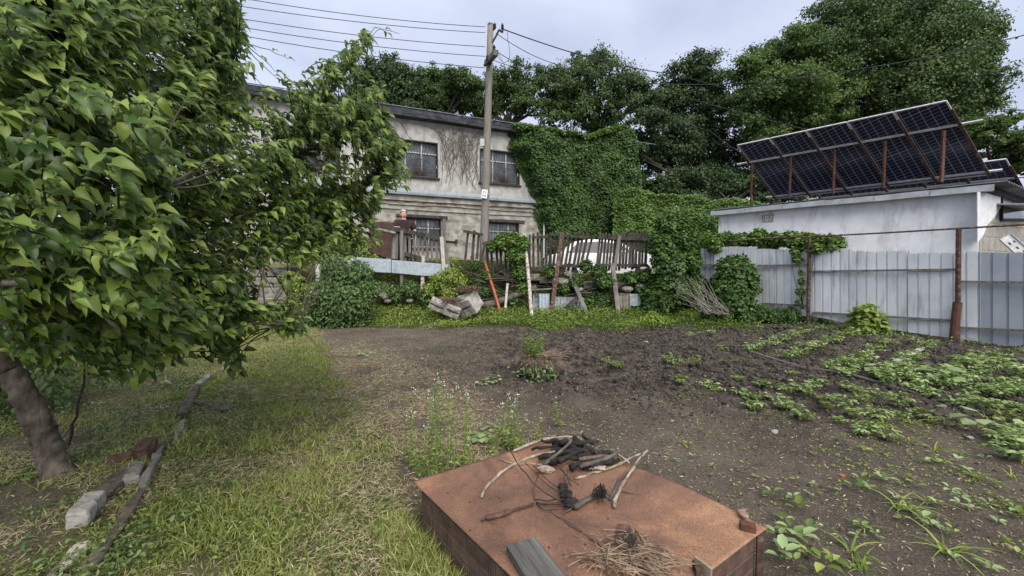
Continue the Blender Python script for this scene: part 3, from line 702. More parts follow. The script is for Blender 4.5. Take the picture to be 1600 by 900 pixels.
mb = MB(); pts = [onf(x,y,.12) for x,y in ((1700,343),(1600,351),(1498,357),(1380,364),(1265,370),(1200,372),(1140,377))]; mb.tube(pts,.022,6); mb.build('top_pipe','rust_dark',fence)
# white slotted bracket leaning above the fence
a = P(1570,370,9.6); b_ = P(1606,402,9.3); ax_ = (b_-a).normalized(); up_ = Vector((-.5,-.8,.35)); sd_ = ax_.cross(up_).normalized(); up_ = sd_.cross(ax_)
mb = MB(); mb.bar(a,b_,.22,.015,up=up_); 
for s in (-1,1): mb.bar(a+sd_*s*.115+up_*.015,b_+sd_*s*.115+up_*.015,.012,.045,up=up_)
bd = mb.build('metal_bracket','weathered_white'); tag(bd,'white slotted metal bracket leaning on the block end wall above the fence','bracket')
for k,(s,o_,l) in enumerate(((.30,.04,.07),(.30,-.05,.05),(.55,.0,.06),(.78,.05,.05),(.78,-.04,.08))):
    c = a.lerp(b_,s)+sd_*o_+up_*.010; mb = MB(); mb.bar(c-ax_*l*.5,c+ax_*l*.5,.03,.006,up=up_); mb.build('slot','black',bd)
# ================================================================ UTILITY POLE AND WIRES
YP = 14.5
pb, pt = P(755,470,YP), P(766.5,40,YP); pb.z = 1.4
pole = thing('utility_pole','tall grey wooden utility pole leaning slightly in front of the house','utility pole',tuple(pb))
mb = MB(); n = 9; mb.tube([pb.lerp(pt,k/8) for k in range(9)], taper(.155,.105,9), 12); top = pt
mb.lump(pt+Vector((0,0,.02)),(.12,.12,.07),1,2,.15); mb.build('post','pole_wood',pole,smooth=True)
def insul(mb, c): mb.tube([c,c+Vector((0,0,.05)),c+Vector((0,0,.08)),c+Vector((0,0,.12)),c+Vector((0,0,.17)),c+Vector((0,0,.2))],[.035,.06,.035,.055,.03,.02],8)
mb = MB(); a = P(771,56,YP-.05); mb.tube(wob([a-Vector((.05,0,.25)),a+Vector((.12,0,.05)),P(780,47,YP-.05),P(785,50,YP-.05),P(785,42,YP-.05)],.003,1),.035,6); mb.tube([P(770,47,YP-.05),P(773,45,YP-.05),P(773,40,YP-.05)],.03,6)
br = mb.build('bracket','iron',pole)
for x,y in ((785,46),(773,45)): mb = MB(); insul(mb,P(x,y,YP-.05)); mb.build('insulator','black',br)
ax = Vector((.35,-.9,.05)).normalized(); c0 = P(763,97,YP); mb = MB()
mb.bar(P(760,99,YP+.25)+Vector((0,0,0)), P(775,82,YP-1.0), .16,.16); ca = mb.build('crossarm','grey_wood',pole)
mb = MB(); insul(mb,P(772,80,YP-.95)); mb.build('insulator','black',ca)
mb = MB(); insul(mb,P(762,98,YP+.05)-Vector((.0,.25,.05))); mb.build('insulator','black',ca)
mb = MB(); mb.tube([P(757,103,YP-.2),P(768,99,YP-.2)],.03,6); mb.bar(P(756,103,YP-.2),P(762,97,YP-.25),.06,.05); mb.build('strap','iron',pole)
# number plate: white, with two dark rows of marks
c = P(757,303,YP-.2); mb = MB(); mb.box(c,(.20,.015,.30),(0,R(8),0)); pl = mb.build('plate','white_paint',pole)
mb = MB()
for k,(x,z,a_,b__) in enumerate([(-.045,.05,.014,.07),(-.02,.08,.04,.014),(.035,.055,.014,.08),(.05,.02,.03,.014),(-.03,-.04,.05,.014),(-.045,-.075,.014,.06),(.03,-.06,.05,.016),(.04,-.085,.016,.05)]): mb.box(c+Vector((x-z*-.14,-.012,z)),(a_,.006,b__),(0,R(8),0))
mb.build('digits','dark_frame',pl)
mb = MB(); mb.tube([P(759,302,YP-.19),P(764,303,YP-.19)],.012,5); mb.build('fixing_wire','alu',pole)
mb = MB(); mb.box(P(753.5,223,YP-.1),(.15,.08,.24)); mb.build('fuse_box','weathered_white',pole,bevel=.01)
def wire(pts, label, r=.011, sag=0, n=14, grp='overhead wires on the utility pole'):
    P3 = []
    for i in range(len(pts)-1):
        for k in range(n):
            t = k/n; q_ = pts[i].lerp(pts[i+1],t); q_.z -= sag*4*t*(1-t); P3.append(q_)
    P3.append(pts[-1]); mb = MB(); mb.tube(P3, r, 4, False)
    return tag(mb.build('overhead_wire','wire'), label, 'wire', grp)
for k,(y0,x1,y1,w_) in enumerate(((42,395,0,'topmost'),(51,365,8,'second highest'),(73,370,28,'middle'),(88,375,42,'second lowest'),(106,375,55,'lowest'))):
    a = P(758,y0,YP-.12); yy = 640*(a.z-CAM_H)/(420-y1-4); yy = min(max(yy,12.3),13.4); b_ = P(x1,y1,yy); e = a+(b_-a)*3.2
    mid = b_.copy(); wire([a,mid,e+Vector((0,0,.15))], w_+' of five wires running left from the pole top', sag=.10)
a = P(787,46,YP-.05)
wire([a,P(1050,115,24),P(1300,170,40)], 'thick wire from the pole hook down to the right behind the trees', .022, .25)
wire([a,P(920,88,19),P(1000,129,17),P(1150,130,15),P(1340,108,12.5),P(1600,55,10),P(1750,15,8.5)], 'service wire sagging right across the big trees', .012, .06)
wire([P(775,52,YP),P(862,98,18),P(960,122,24)], 'thin wire leaving the pole hook toward the middle tree', .014, .1)
wire([P(775,80,YP-.95),P(832,110,19),P(900,135,28)], 'wire from the crossarm insulator to the trees behind', .014, .05)
wire([P(766,92,YP-.1),P(804,104,18),P(850,118,24)], 'faint lower wire from the crossarm', .012, .03)
wire([P(1040,140,22),P(1180,180,19),P(1290,206,17.3)], 'thin wire in front of the dark trees above the solar array', .011, .1)
wire([P(1030,170,24),P(1110,205,21),P(1180,250,18.5)], 'thin wire dropping to the far end of the solar roof', .010, .1)
wire([P(1535,168,14),P(1600,172,12.5),P(1760,176,10)], 'short wire at far right above the second solar array', .012, .02)
mb = MB(); mb.tube(wob([P(793,50,YP),P(794,65,YP),P(797,80,YP),P(795,92,YP),P(788,98,YP),P(780,92,YP),P(776,84,YP)],.01,3),.008,4,False)
mb.tube(wob([P(779,84,YP),P(785,95,YP),P(788,103,YP),P(787,112,YP)],.01,4),.007,4,False); tag(mb.build('wire_loop','wire'),'slack loop of thin wire hanging beside the pole top','wire')

# ================================================================ TREES BEHIND
def tree(name, label, base, clumps, n, leaf, m, group='trees behind the house', trunk_r=.35, lacy=0.0, seed=0, limbs=True, tips=None, cat='tree'):
    """clumps: (centre, radius) masses of foliage; limbs run from the trunk into each; twigs carry leaf sprays"""
    base = Vector(base); rr = random.Random(seed)
    t = thing(name, label, cat, tuple(base), group)
    cs = [Vector(c) for c,_ in clumps]; ctr = sum(cs, Vector())/len(cs); low = min(c.z-r for (c,r) in [(Vector(a),b) for a,b in clumps])
    fork = Vector((base.x*.7+ctr.x*.3, base.y*.7+ctr.y*.3, max(base.z+1.0, low+.15*(ctr.z-low))))
    mb = MB(); mb.tube(wob([base,base.lerp(fork,.5)+Vector((.2,.1,0)),fork],.05,seed), taper(trunk_r,trunk_r*.7,9), 8)
    for (c,r) in clumps:
        c = Vector(c); mid = fork.lerp(c,.5)+Vector((rr.uniform(-.5,.5),rr.uniform(-.4,.4),rr.uniform(-.2,.6)))
        p = wob([fork,mid,c],.08,rr.random()*99,3); mb.tube(p, taper(trunk_r*.42,trunk_r*.12,len(p)), 5, False)
        for k in range(6):
            dv = Vector((rr.gauss(0,1),rr.gauss(0,1),rr.gauss(.3,.8))).normalized()*r*.85
            q_ = wob([p[-3],p[-1].lerp(c+dv,.5)+Vector((0,0,.15)),c+dv],.05,k,3); mb.tube(q_, taper(trunk_r*.14,.02,len(q_)), 4, False)
    mb.build('trunk','bark_dark',t)
    # sub-clumps on the surface of each mass so the outline is broken and the mass has deep gaps
    vol = np.array([r**2 for _,r in clumps]); w_ = vol/vol.sum(); pos = []; nr = []; rn = []
    for (c,r),ww in zip(clumps,w_):
        ns = max(8,int(22+r*r*7)); c = np.array(c)
        sub = rdir(ns,.25); rad = r*(.35+.85*rng.random(ns)**.7); sc_ = c+sub*rad[:,None]*np.array([1,1,.85])
        sr = r*(.17+.36*rng.random(ns)**1.4)*(1-.25*lacy); sw = sr**1.7; sw /= sw.sum(); k = int(n*ww)
        k = int(k*1.35); pick = rng.choice(ns,k,p=sw); d_ = rdir(k,.15); rho = rng.random(k)**.5*(.75+.5*rng.random(k)); loose = rng.random(k)<.16; rho = np.where(loose, rho*(1.15+.5*rng.random(k)), rho)
        pp = sc_[pick]+d_*(sr[pick]*rho)[:,None]*np.array([1.15,1.15,.7]); pos.append(pp); nr.append(d_*.6+sub[pick]*.5)
        rn.append(.5*rng.random(k)+.5*rng.random(ns)[pick])
    pos = np.concatenate(pos); nr = np.concatenate(nr); rn = np.concatenate(rn); k = len(pos)
    up = nr+np.array([0,0,.6])+rdir(k)*.5; dr = rdir(k)*.8+nr*.3+np.array([0,0,-.45])
    leafmesh('crown', T_fold(.10,.36), pos, dr, up, leaf*(.7+.6*rng.random(k)), rn, m, t)
    return t
def clumps_px(L_, Y, dz=1.5, seed=0):
    rr = random.Random(seed); return [(P(x,y,Y+rr.uniform(-dz,dz)), r*Y/F) for x,y,r in L_]
GT = lambda px, Y: Vector((P(px,420,Y).x, Y, 1.8))
tree('dark_tree','dark dense tree behind the roof left of the pole', GT(600,31), clumps_px([(605,112,27),(580,125,22),(628,120,25),(600,145,32),(575,160,26),(640,150,25),(560,140,14),(615,170,28)],31), 26000,.17,'tree_dark',seed=1,lacy=.3)
tree('broadleaf_tree','dark green tree between the darkest tree and the pole', GT(690,33), clumps_px([(672,118,20),(690,135,24),(715,128,20),(735,140,20),(660,150,22),(700,160,24),(735,165,18),(675,180,20)],33,1.5,2), 20000,.17,'tree_mid',seed=2,lacy=.4)
tree('broadleaf_tree','mid green tree directly behind the utility pole', GT(790,35), clumps_px([(750,150,22),(775,135,24),(805,128,26),(830,140,26),(785,160,24),(820,165,20),(760,178,18),(845,120,16),(865,150,18),(860,180,20)],35,1.5,3), 20000,.17,'tree_mid',seed=3,lacy=.6)
tree('locust_tree','airy tree with feathery top in the middle of the skyline', GT(930,36), clumps_px([(900,125,30),(940,120,34),(975,140,30),(915,160,36),(960,170,34),(880,150,24),(990,170,18),(905,100,18),(935,95,16),(890,180,22),(935,192,26),(1005,140,18),(1015,160,16),(865,125,18),(870,165,20)],36,2,4), 30000,.17,'tree_mid',seed=4,lacy=.9)
# thin upright sprays over that tree
pos = []; 
for k in range(60):
    c = np.array(P(random.uniform(870,1010),0,36)); 
    yy = 80+abs(np.interp((c[0]),[3.9,8,12],[22,0,40]))+random.uniform(0,32); c = np.array(P(800+c[0]/36*640, yy, 36+random.uniform(-1.5,1.5)))
    pos.append(c+rng.normal(size=(36,3))*np.array([.4,.4,.22]))
pos = np.concatenate(pos); k = len(pos)
sp_ = leafmesh('young_shoots', T_fold(.1,.3), pos, rdir(k), rdir(k,1), .16, None, 'tree_mid', [o for o in COL.objects if o.name.startswith('locust_tree')][0])
tree('dark_tree','shadowy dark tree between the ivy corner and the big light green tree', GT(1060,32), clumps_px([(1090,112,28),(1060,135,30),(1110,140,30),(1030,165,30),(1080,180,38),(1120,190,34),(1010,200,26),(1050,225,36),(1100,235,38),(1010,250,28),(1150,250,34),(1130,285,34),(1060,275,34),(995,285,22),(1180,290,24)],32,1.5,5), 60000,.18,'tree_dark',seed=5,lacy=.2)
tree('poplar_tree','tall light green tree leaning over the left end of the solar array', GT(1210,29), clumps_px([(1180,110,30),(1215,90,34),(1250,75,34),(1195,150,36),(1235,140,38),(1275,120,36),(1175,190,30),(1215,190,36),(1260,190,38),(1165,150,22),(1190,232,30),(1240,235,34),(1290,160,34)],29,1.5,6), 60000,.17,'tree_light',seed=6,lacy=.15)
tree('oak_tree','tallest dark green tree behind the solar panels', GT(1420,31), clumps_px([(1300,45,40),(1340,35,42),(1390,30,44),(1430,45,50),(1480,42,40),(1512,50,32),(1330,90,46),(1380,95,50),(1440,110,50),(1500,105,40),(1530,140,30),(1290,80,34),(1520,85,30),(1350,150,42),(1400,165,44),(1460,160,42),(1515,185,32),(1300,200,40),(1350,215,38),(1540,155,18),(1420,220,40),(1490,215,36),(1280,255,34),(1330,262,34),(1225,270,26)],31,2,7), 110000,.18,'tree_mid',seed=7,trunk_r=.5,lacy=.2)
tree('small_tree','loose low branching tree at the right edge behind the second array', GT(1570,26), clumps_px([(1545,205,22),(1575,190,16),(1590,240,26),(1560,235,22),(1610,215,24),(1630,250,30),(1570,262,18)],26,1,8), 16000,.15,'tree_light',seed=8,lacy=.8)
tree('bushy_tree','dark undergrowth tree filling the gap behind the outbuildings', GT(1140,26), clumps_px([(1000,300,22),(1040,300,26),(1090,290,28),(1140,300,28),(1190,300,24),(1230,300,22),(1290,285,24),(990,240,18),(1210,265,24)],26,1,9), 22000,.16,'tree_dark',seed=9)
# far wood closing the horizon
pos = []
for k in range(150):
    a = R(random.uniform(-62,62)); dd = random.uniform(60,85); c = np.array([dd*math.sin(a), dd*math.cos(a), random.uniform(1,6.5)])
    pos.append(c+rng.normal(size=(260,3))*np.array([2.6,2.6,1.3]))
pos = np.concatenate(pos); k = len(pos)
tag(leafmesh('distant_wood', T_fold(.1,.4), pos, rdir(k), rdir(k,.8), .5, None, 'tree_dark'), kind='stuff')

# ================================================================ BUSHES, IVY MASSES
def bush(name, label, clumps, n, leaf, m, cat='bush', group=None, base=None, tpl=None, stems=8, seed=0, droop=.5):
    c0 = sum((Vector(c) for c,_ in clumps), Vector())/len(clumps)
    b0 = Vector(base) if base is not None else Vector((c0.x,c0.y,float(H(c0.x,c0.y))))
    t = thing(name, label, cat, tuple(b0), group); rr = random.Random(seed); n = int(n*(2.4 if 'ivy' in name or 'creeper' in name else 1.3))
    mb = MB()
    for k in range(stems):
        c,r = clumps[k%len(clumps)]; c = Vector(c)+Vector((rr.uniform(-1,1),rr.uniform(-1,1),rr.uniform(0,1)))*r*.7
        p = wob([b0+Vector((rr.uniform(-.1,.1),rr.uniform(-.1,.1),-.05)), b0.lerp(c,.5)+Vector((rr.uniform(-.1,.1),0,0)), c],.01,k); mb.tube(p, taper(.014,.004,len(p)), 4, False)
    mb.build('stem','bark_dark',t)
    pos = []; nr = []; rn = []; vol = np.array([r**2 for _,r in clumps]); vol /= vol.sum()
    for (c,r),ww in zip(clumps,vol):
        k = int(n*ww); d_ = rdir(k,.2); rho = r*(.25+.75*rng.random(k)**.4); rho *= .72+.56*fbm(d_[:,0]*3+seed,d_[:,1]*3,d_[:,2]*3,2,seed)
        pos.append(np.array(c)+d_*rho[:,None]*np.array([1,1,.9])); nr.append(d_); rn.append(.65*rng.random(k)+.35*fbm(pos[-1][:,0]*4,pos[-1][:,1]*4,pos[-1][:,2]*4,2,5))
    pos, nr, rn = map(np.concatenate,(pos,nr,rn)); hh = H(pos[:,0],pos[:,1]); kk = pos[:,2]>hh+.02; pos, nr, rn = pos[kk], nr[kk], rn[kk]; k = len(pos)
    fine = .62 if 'ivy' in name or 'creeper' in name else .85
    leaf *= fine
    leafmesh('foliage', tpl or T_mid(), pos, nr*.5+rdir(k)*.6+np.array([0,0,-droop]), nr+np.array([0,0,.8])+rdir(k)*.4, leaf*(.6+.8*rng.random(k)), rn, m, t)
    return t
cl = lambda L_, Y, dz=.2, seed=0: clumps_px(L_, Y, dz, seed)
bush('ivy_column','tall rounded column of ivy at the right end of the picket fence',cl([(1045,355,20),(1040,385,26),(1065,375,22),(1050,415,32),(1072,410,22),(1050,450,36),(1080,450,26),(1030,470,28),(1090,475,24),(1062,350,14)],12.7,.2),9500,.13,'ivy_leaf','ivy',tpl=T_ivy(),seed=11)
bush('ivy_bush','rounded ivy bush growing against the left part of the metal fence',cl([(1147,425,28),(1140,450,30),(1163,450,22),(1150,475,28),(1125,480,18),(1165,430,18)],12.1,.15),5200,.12,'ivy_leaf','ivy',tpl=T_ivy(),seed=12)
pos = [(x,y,14+random.uniform(-3,4)) for x,y in ((1110,376),(1135,374),(1160,374),(1185,372),(1210,374),(1235,374),(1258,376),(1282,378),(1302,382),(1150,381),(1200,382),(1270,383),(1120,383))]
cc = [(onf(x,y,-.35+random.uniform(-.25,.3)), r*12.3/F) for x,y,r in pos]
bush('ivy_mat','mat of ivy spilling over the top of the metal fence before the white wall',cc,5200,.12,'ivy_fresh','ivy',base=onf(1200,480,-.4),tpl=T_ivy(),seed=13)
cc = [(onf(x,y,.10), r*11.6/F) for x,y,r in ((1243,392,7),(1246,405,6),(1277,388,8),(1252,440,4),(1250,455,5),(1248,472,4),(1251,425,3))]
bush('ivy_strand','thin ivy strands hanging over the fence sheets beside the rusty post',cc,420,.10,'ivy_fresh','ivy',base=onf(1250,480,.1),tpl=T_ivy(),seed=14,stems=4)
bush('shrub','dense leafy shrub left of the garden beside the steps',cl([(530,440,34),(555,430,28),(510,465,34),(548,470,34),(530,490,34),(500,490,26),(560,500,24),(520,415,20),(575,455,20)],11.4,.25),11000,.10,'shrub_leaf',seed=15)
bush('weed_clump','yellow green tall weeds in front of the steps',cl([(455,440,18),(470,455,18),(462,478,20),(480,500,16)],12.0,.2),2600,.09,'weed_leaf',seed=16)
bush('elder_bush','bright leafy bush behind the shrub spilling over the galvanized sheet',cl([(520,385,22),(548,380,22),(572,388,20),(505,405,18),(590,400,14),(470,390,26),(440,385,26),(490,370,20)],13.6,.25),6500,.11,'weed_leaf',seed=17,base=(-5,13.8,1.6))
bush('yellow_bush','small yellowish bush below the leaning fence section',cl([(688,438,16),(705,430,15),(718,440,14),(672,452,14),(700,455,16)],12.9,.1),1500,.10,'weed_leaf',seed=18)
bush('dark_bush','dark low bush under the galvanized sheet',cl([(600,452,14),(620,460,15),(640,450,15),(665,462,14),(680,470,12)],13.0,.1),1800,.09,'shrub_leaf',seed=19)
bush('sapling','bright small maple sapling in front of the metal fence',cl([(1350,500,22),(1340,515,16),(1365,510,18),(1352,485,12),(1375,525,14)],9.9,.12),900,.12,'weed_leaf',seed=20,tpl=T_ivy())
bush('creeper','creeper draped over the broken pickets left of the white leaning pole',cl([(785,378,13),(800,374,13),(815,380,12),(806,400,14),(812,425,13),(818,450,12),(800,465,12),(770,385,8)],12.95,.06),2400,.12,'ivy_fresh','ivy',tpl=T_ivy(),seed=21)
bush('creeper','creeper tangled below the right picket panels',cl([(915,415,10),(935,425,12),(900,440,12),(945,440,14),(985,435,12),(1005,430,12),(920,470,14),(880,450,10),(940,470,14),(1000,450,12),(860,425,10)],13.0,.1),3400,.11,'ivy_leaf','ivy',tpl=T_ivy(),seed=22)
bush('ground_ivy','low spread of ivy and weeds at the foot of the ivy bush',cl([(1110,488,14),(1190,490,16),(1210,494,14),(1235,492,14),(1130,495,14),(1165,496,14),(1260,500,12),(1290,505,12),(1310,512,10)],11.6,.1),3600,.09,'ivy_leaf','ivy',seed=23)
bush('small_bush','yellow green low bush at the edge of the soil beside the ivy column',cl([(1020,497,10),(1008,500,8),(1035,500,8)],11.0,.05),500,.07,'weed_leaf',seed=24)
bush('creeper','leaves between the stub fence and the red leaning pole',cl([(745,440,12),(757,455,12),(742,415,8),(762,430,9),(775,460,10)],13.05,.06),1300,.10,'ivy_leaf','ivy',seed=25)
bush('hedge','dark overgrown hedge at the far left behind the apple tree',[((x,8.6+.5*math.sin(x*2),1.0+.35*math.sin(x*3)),.95) for x in (-14,-13,-12,-11.2,-10.4,-9.7)]+[((-11.5,9.2,2.1),1.1),((-13,9.4,2.3),1.2),((-10.3,9.3,1.9),.9),((-15,8.8,1.5),1.3)],13000,.11,'shrub_leaf','hedge',seed=31)
bush('currant_bush','dim currant bush in the shade left of the apple trunk',[((-6.2,4.2,.5),.6),((-5.4,4.6,.45),.5),((-7.0,4.6,.7),.75),((-6.6,5.4,.8),.7)],5200,.075,'shrub_leaf',seed=32)
bush('low_bush','leafy bush under the apple branches left of the steps',[((-8.6,11.6,.6),.7),((-9.6,11.2,.8),.8),((-10.6,11.0,.9),.8)],4200,.10,'shrub_leaf',seed=33)
# brushwood
mb = MB(); rr = random.Random(5)
for k in range(34):
    a = P(rr.uniform(1095,1140),rr.uniform(480,492),11.3+rr.uniform(-.2,.2)); b_ = P(rr.uniform(1050,1105),rr.uniform(428,470),11.6+rr.uniform(-.4,.4)); p = wob([a,a.lerp(b_,.5)+Vector((0,0,rr.uniform(-.1,.1))),b_],.012,k,3); mb.tube(p, taper(rr.uniform(.008,.018),.003,len(p)), 4, False)
tag(mb.build('brushwood_pile','pole_wood'),'heap of cut bare branches at the foot of the ivy column','brushwood')

# ================================================================ CAR BEHIND THE PICKETS
mat('car_glass',[(.012,.014,.016),(.02,.022,.026)],2,.15,spec=.35); YC = 15.8; cx0 = P(852,400,YC).x; cz = P(900,432,YC).z-.12
car = thing('parked_car','white car parked behind the crooked picket fence','car',((cx0+2.1),YC,cz))
sc = 4.35/4.35
prof = [(0,.32),(.02,.75),(.10,.92),(.55,1.0),(1.05,1.42),(1.5,1.5),(2.2,1.49),(2.75,1.38),(3.35,1.02),(4.0,.90),(4.28,.72),(4.35,.35),(4.0,.22),(.3,.22)]
def carpt(x,z,y): 
    inset = .22*max(0,(z-.95)/.55)
    return Vector((cx0+x, YC+(y*( .86-inset)), cz+z))
mb = MB(); pr = [(x,z) for x,z in prof]
ring = []
for y in (-1,-.96,.96,1):
    s = .97 if abs(y)==1 else 1.0
    ring.append([carpt(2.17+(x-2.17)*(s), .85+(z-.85)*(s if abs(y)==1 else 1), y) for x,z in pr])
vs = sum(ring,[]); n = len(pr); fs = [tuple(range(n)), tuple(reversed(range(3*n,4*n)))]
for k in range(3):
    for j in range(n): fs.append((k*n+j,k*n+(j+1)%n,(k+1)*n+(j+1)%n,(k+1)*n+j))
mb.add(vs,fs); b_ = mb.build('body','white_paint',car,fix=True,bevel=.03)
for nm,poly in (('side_window',[(.75,1.0),(1.14,1.38),(1.9,1.42),(1.9,1.0)]),('side_window',[(1.97,1.0),(1.97,1.42),(2.62,1.33),(3.12,1.04),(3.0,1.0)])):
    mb = MB(); mb.prism([carpt(x,z,-1.005)+Vector((0,-.004,0)) for x,z in poly],Vector((0,.02,0))); mb.build(nm,'car_glass',car,fix=True)
mb = MB(); mb.prism([carpt(2.82,1.37,-.8),carpt(3.38,1.045,-.85),carpt(3.38,1.045,.85),carpt(2.82,1.37,.8)],Vector((.012,0,.02))); mb.build('windscreen','car_glass',car,fix=True)
for x in (.8,3.5):
    mb = MB(); c = Vector((cx0+x,YC-.80,cz+.31)); mb.tube([c-Vector((0,.08,0)),c+Vector((0,.12,0))],.31,20); wh = mb.build('wheel','black',car)
    mb = MB(); mb.tube([c-Vector((0,.095,0)),c-Vector((0,.07,0))],.19,14); mb.build('rim','alu',wh)
mb = MB(); mb.lump(Vector((cx0+4.22,YC-.62,cz+.72)),(.1,.16,.08),1,2,.05); mb.build('headlight','weathered_white',car)
mb = MB(); mb.lump(Vector((cx0+2.75,YC-.97,cz+1.02)),(.11,.08,.07),1,2,.05); mb.build('mirror','white_paint',car)
for x in (1.3,2.3): mb = MB(); mb.box(Vector((cx0+x,YC-.90,cz+.85)),(.14,.03,.025)); mb.build('handle','alu',car)

# ================================================================ PICKET FENCE REMAINS, PROPS, SHEETS
YFc = 13.3
def pk(mb,x0,y0,x1,y1,Y,w=.07,t=.022,point=True):
    a, b_ = P(x0,y0,Y), P(x1,y1,Y); d_ = (b_-a).normalized(); s = Vector((w/2,0,0)); 
    poly = [a-s,a+s,b_+s*.9,b_+d_*.05,b_-s*.9] if point else [a-s,a+s,b_+s,b_-s]
    mb.prism(poly, Vector((0,t,0)))
def section(label, pickets, rails, posts=(), Y=YFc, m='dark_wood', rm='dark_wood', rw=.09):
    t = thing('picket_fence', label, 'fence', tuple(P(pickets[0][0],pickets[0][1],Y)), 'broken picket fence sections')
    mb = MB()
    for p_ in pickets: pk(mb,*p_,Y+random.uniform(0,.01),w=random.uniform(.070,.095))
    mb.build('pickets',m,t,fix=True)
    for (x0,y0,x1,y1) in rails: mb = MB(); mb.bar(P(x0,y0,Y-.05),P(x1,y1,Y-.05),.06,rw,up=(0,0,1)); mb.build('rail',rm,t)
    for (x0,y0,x1,y1,w_,pm) in posts:
        mb = MB(); a, b_ = P(x0,y0,Y-.12), P(x1,y1,Y-.12); mb.bar(a,b_,w_,w_,up=(0,1,0)); mb.build('post',pm,t)
    return t
R1 = random.Random(11)
pks = [(620+i*6.9+R1.uniform(-1,1), 401+R1.uniform(0,6)+i*.3, 619+i*6.9+R1.uniform(-1,1), 355+i*2.1+R1.uniform(-2,3)) for i in range(11)]
section('weathered leaning picket section under the woman', pks, [(603,355,692,373),(632,396,660,405)], [(628,455,628,360,.09,'grey_wood'),(660,455,662,398,.10,'pink_paint')],m='grey_wood',rw=.13)
section('stub of three tall dark pickets with a short top rail', [(727,405,731,364),(737,415,741,361),(745,405,748,368)],[(724,361,755,367),(720,408,752,410)],[(737,450,738,400,.11,'rust_dark')],Y=13.35)
section('collapsed dark picket panel behind the creeper', [(762+i*7.3+R1.uniform(-1,1),425+R1.uniform(-4,2),760+i*7.2+R1.uniform(-1,1),378-i*.3+R1.uniform(-2,6)) for i in range(10)],[(754,381,779,375),(762,428,800,436)],[(750,410,758,382,.06,'dark_wood')],Y=13.25)
section('upright left part of the broken picket fence beside the downpipe', [(828+i*6.4+R1.uniform(-1,1),415+R1.uniform(-2,5),827+i*6.4+R1.uniform(-1,1)+i*.4,366+R1.uniform(-2,4)) for i in range(6)],[(832,371,856,370),(828,421,868,413)],Y=13.4)
section('swaying pickets tilted right in front of the white car', [(856+i*6.4+R1.uniform(-1,1),418+R1.uniform(-2,10),864+i*6.9+R1.uniform(-1,1),366+R1.uniform(-3,4)) for i in range(10)],[(858,366,928,372),(872,415,926,416)],Y=13.45)
section('tight row of narrow pickets before the right half of the car', [(931+i*5.2+R1.uniform(-.6,.6),424-i*.5+R1.uniform(-3,4),938+i*4.8+R1.uniform(-.6,.6),364+R1.uniform(-2,2)) for i in range(16)],[(934,371,1012,374),(930,414,1012,415)],[(960,418,968,368,.11,'grey_wood')],Y=13.4)
def leaning(x0,y0,x1,y1,r,m,label,Y0=12.4,Y1=13.1,cat='pole',name='leaning_pole',sq=False):
    a = P(x0,y0,Y0); a.z = float(H(a.x,a.y))-.03 ; q0_ = P(x0,y0,Y0)
    if q0_.z > a.z: a = q0_.copy(); a.z -= (q0_.z-a.z)
    b_ = P(x1,y1,Y1); mb = MB()
    if sq: mb.bar(a,b_,r*2,r*1.2,up=(0,1,0))
    else: mb.tube(wob([a,a.lerp(b_,.5)+Vector((.01,0,0)),b_],.004,x0),r,8)
    return tag(mb.build(name,m), label, cat, 'poles propping the old fence')
leaning(782,489,757,408,.04,'red_paint','orange red pole leaning left against the broken fence')
leaning(789,489,793,443,.035,'pale_wood','short pale stake right of the red pole',12.5,12.8,sq=True)
leaning(831,503,819,368,.055,'pink_paint','long whitish pole with peeling red paint beside the creeper',12.2,13.15)
leaning(862,486,878,364,.06,'rust_dark','tall brown board post leaning right in front of the pickets',12.5,13.2,sq=True)
leaning(918,492,889,424,.055,'grey_wood','short grey plank propped left under the tilted pickets',12.4,13.0,sq=True)
leaning(966,494,957,412,.065,'grey_wood','split grey timber prop below the narrow pickets',12.35,13.2,sq=True)
leaning(697,459,690,370,.055,'pale_wood','pale thin post at the right end of the leaning picket section',12.9,13.15,sq=True)
leaning(703,428,694,378,.05,'grey_wood','dark slanting lath beside the pale thin post',13.1,13.35,sq=True)
leaning(497,450,497,412,.06,'weathered_white','white painted stump post behind the dense shrub',12.8,12.8,sq=True)
# brown door-like sheet with a curved dark sheet on top
mb = MB(); mb.prism([P(574,392,13.3),P(611,405,13.3),P(613,364,13.3),P(577,356,13.3)],Vector((0,.03,0))); bp = mb.build('steel_panel','brown_paint',fix=True); tag(bp,'brown painted steel panel standing left of the woman','panel')
mb = MB(); pts = [P(x,y,13.25) for x,y in ((583,354),(587,347),(598,346),(610,350),(617,357),(620,362))]; vs = pts+[q_+Vector((0,.7,.08)) for q_ in pts]; mb.add(vs,[(i,i+1,i+7,i+6) for i in range(5)]+[(0,1,2,3,4,5)])
c = mb.build('curved_sheet','brown_paint',fix=True); tag(c,'curved dark brown sheet lying on top of the brown panel','sheet'); sm = c.modifiers.new('t','SOLIDIFY'); sm.thickness = .01
mb = MB(); mb.prism([P(611,404,13.5),P(618,404,13.5),P(619,365,13.5),P(613,364,13.5)],Vector((0,.04,0))); tag(mb.build('window_casement','weathered_white',fix=True),'narrow white window casement beside the brown panel','casement')
mb = MB()
def gs(poly,Y,off): mb.prism([P(x,y,Y) for x,y in poly],Vector((0,.012,0)))
mb = MB(); gs([(612,406),(700,413),(697,433),(654,430),(612,426)],13.08,0); tag(mb.build('galvanized_sheet','galv_blue',fix=True),'long galvanized sheet fixed low along the right half of the leaning fence','metal sheet')
mb = MB(); gs([(497,421),(520,409),(560,402),(611,405),(611,426),(560,424)],13.1,0); tag(mb.build('galvanized_sheet','galv_blue',fix=True),'galvanized sheet with sloping end behind the shrub, left of its twin','metal sheet')
